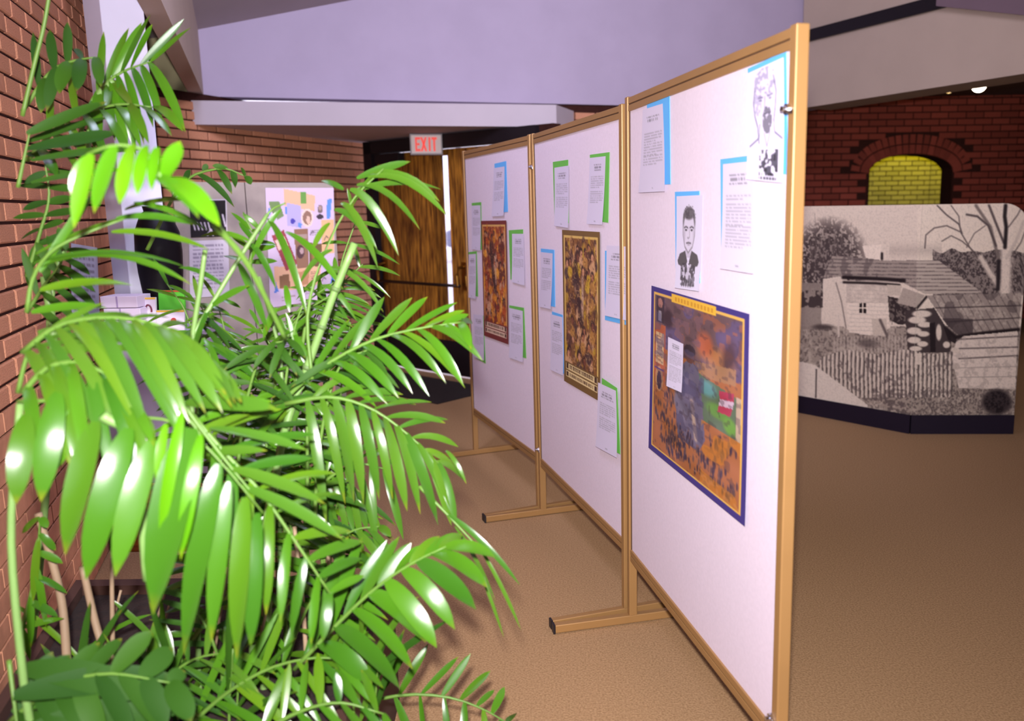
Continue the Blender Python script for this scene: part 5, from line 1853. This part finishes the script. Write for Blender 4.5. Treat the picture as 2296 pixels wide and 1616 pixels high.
# ---- 6: undergrowth of the bed: many fronds filling the centre
rg = random.Random(21)
G = Palm((-1.0, 2.05, SZ), 'bushy palm undergrowth filling the middle of the bed between the other palms', LEAF_MID)
G.ext = 1.3
for k in range(18):
    u0 = rg.uniform(430, 740)
    v0 = rg.uniform(1150, 1550)
    d_ = rg.uniform(2.0, 2.26)
    hgt = rg.uniform(220, 480)
    lean = rg.uniform(-150, 200)
    p0, p3 = (u0, v0), (u0 + lean, v0 - hgt)
    mid1 = (u0 + lean * .15, v0 - hgt * .55)
    mid2 = (u0 + lean * .5, v0 - hgt * .92)
    rp = dep([p0, mid1, mid2, p3], d_)
    w_ = rg.uniform(60, 110)
    lf = dep([(p0[0] - w_, p0[1] - 90), (mid1[0] - w_ * 1.2, mid1[1] - 30), (mid2[0] - w_, mid2[1] + 40), (p3[0] - 30, p3[1] + 60)], d_ - .03)
    rt_ = dep([(p0[0] + w_, p0[1] - 90), (mid1[0] + w_ * 1.2, mid1[1] - 10), (mid2[0] + w_, mid2[1] + 60), (p3[0] + 40, p3[1] + 60)], d_ - .03)
    G.frond(rp, [(lf, 8, .028, .10, .15, .98), (rt_, 8, .028, .10, .15, .98)], mat=[LEAF_MID, LEAF_DARK, LEAF_GREY][k % 3])
rg = random.Random(9)
K = Palm((-.80, 2.2, SZ), 'thin grassy shoots and dry stems low in the bed along the bottom edge', LEAF_MID)
for k in range(14):
    u0, d_ = rg.uniform(180, 860), rg.uniform(1.75, 2.2)
    v0 = rg.uniform(1600, 1680)
    specs = []
    for j in range(6):
        du, dv = rg.uniform(-190, 190), rg.uniform(-60, -270)
        specs.append((u0 + rg.uniform(-20, 20), v0 - 30 * j, u0 + du, v0 + dv - 20 * j, d_, d_ + rg.uniform(-.1, .05), rg.uniform(.014, .026), rg.uniform(.04, .16)))
    K.blades(specs, mat=[LEAF_GREY, LEAF_DARK, LEAF_MID][k % 3], name_pts=[(u0, v0 + 20, d_), (u0, v0 - 60, d_), (u0 + 8, v0 - 180, d_)], r0=.004)
for k in range(9):
    u0, u1, d_ = rg.uniform(200, 780), rg.uniform(-90, 90), rg.uniform(1.9, 2.25)
    v1 = rg.uniform(1230, 1440)
    K.cane([(u0 + u1, v1, d_ + .03), (u0 + u1 * .4, (v1 + 1640) / 2, d_), (u0, 1640, d_ - .02)], .004, mat=M_CANE_TAN)

# ---- 7: thin upright shoots behind, in front of the noticeboard
rg = random.Random(5)
H = Palm((-1.25, 2.3, SZ), 'loose thin-leaved palm behind the ringed cane, low in front of the noticeboard', LEAF_MID)
H.ext = 1.2
for k in range(18):
    u0 = rg.uniform(400, 760)
    v0 = rg.uniform(800, 1080)
    d_ = rg.uniform(2.3, 2.5)
    hgt = rg.uniform(120, 330)
    lean = rg.uniform(-140, 180)
    rp = dep([(u0, v0 + 250), (u0 + lean * .1, v0), (u0 + lean * .4, v0 - hgt * .6), (u0 + lean, v0 - hgt)], d_)
    tl = [(u0 - 70, v0 - 20), (u0 + lean * .4 - 90, v0 - hgt * .4), (u0 + lean - 20, v0 - hgt - 50)]
    tr = [(u0 + 80, v0 - 20), (u0 + lean * .4 + 100, v0 - hgt * .4), (u0 + lean + 60, v0 - hgt + 20)]
    H.frond(rp, [(dep(tl, d_), 6, .02, .10, .3, .98), (dep(tr, d_), 6, .02, .12, .3, .98)], mat=[LEAF_MID, LEAF_GREY][k % 2], r0=.004)
for pl in (T, N, Cn, D, Lw, G, H, K):
    print('palm leaflets', pl.count)
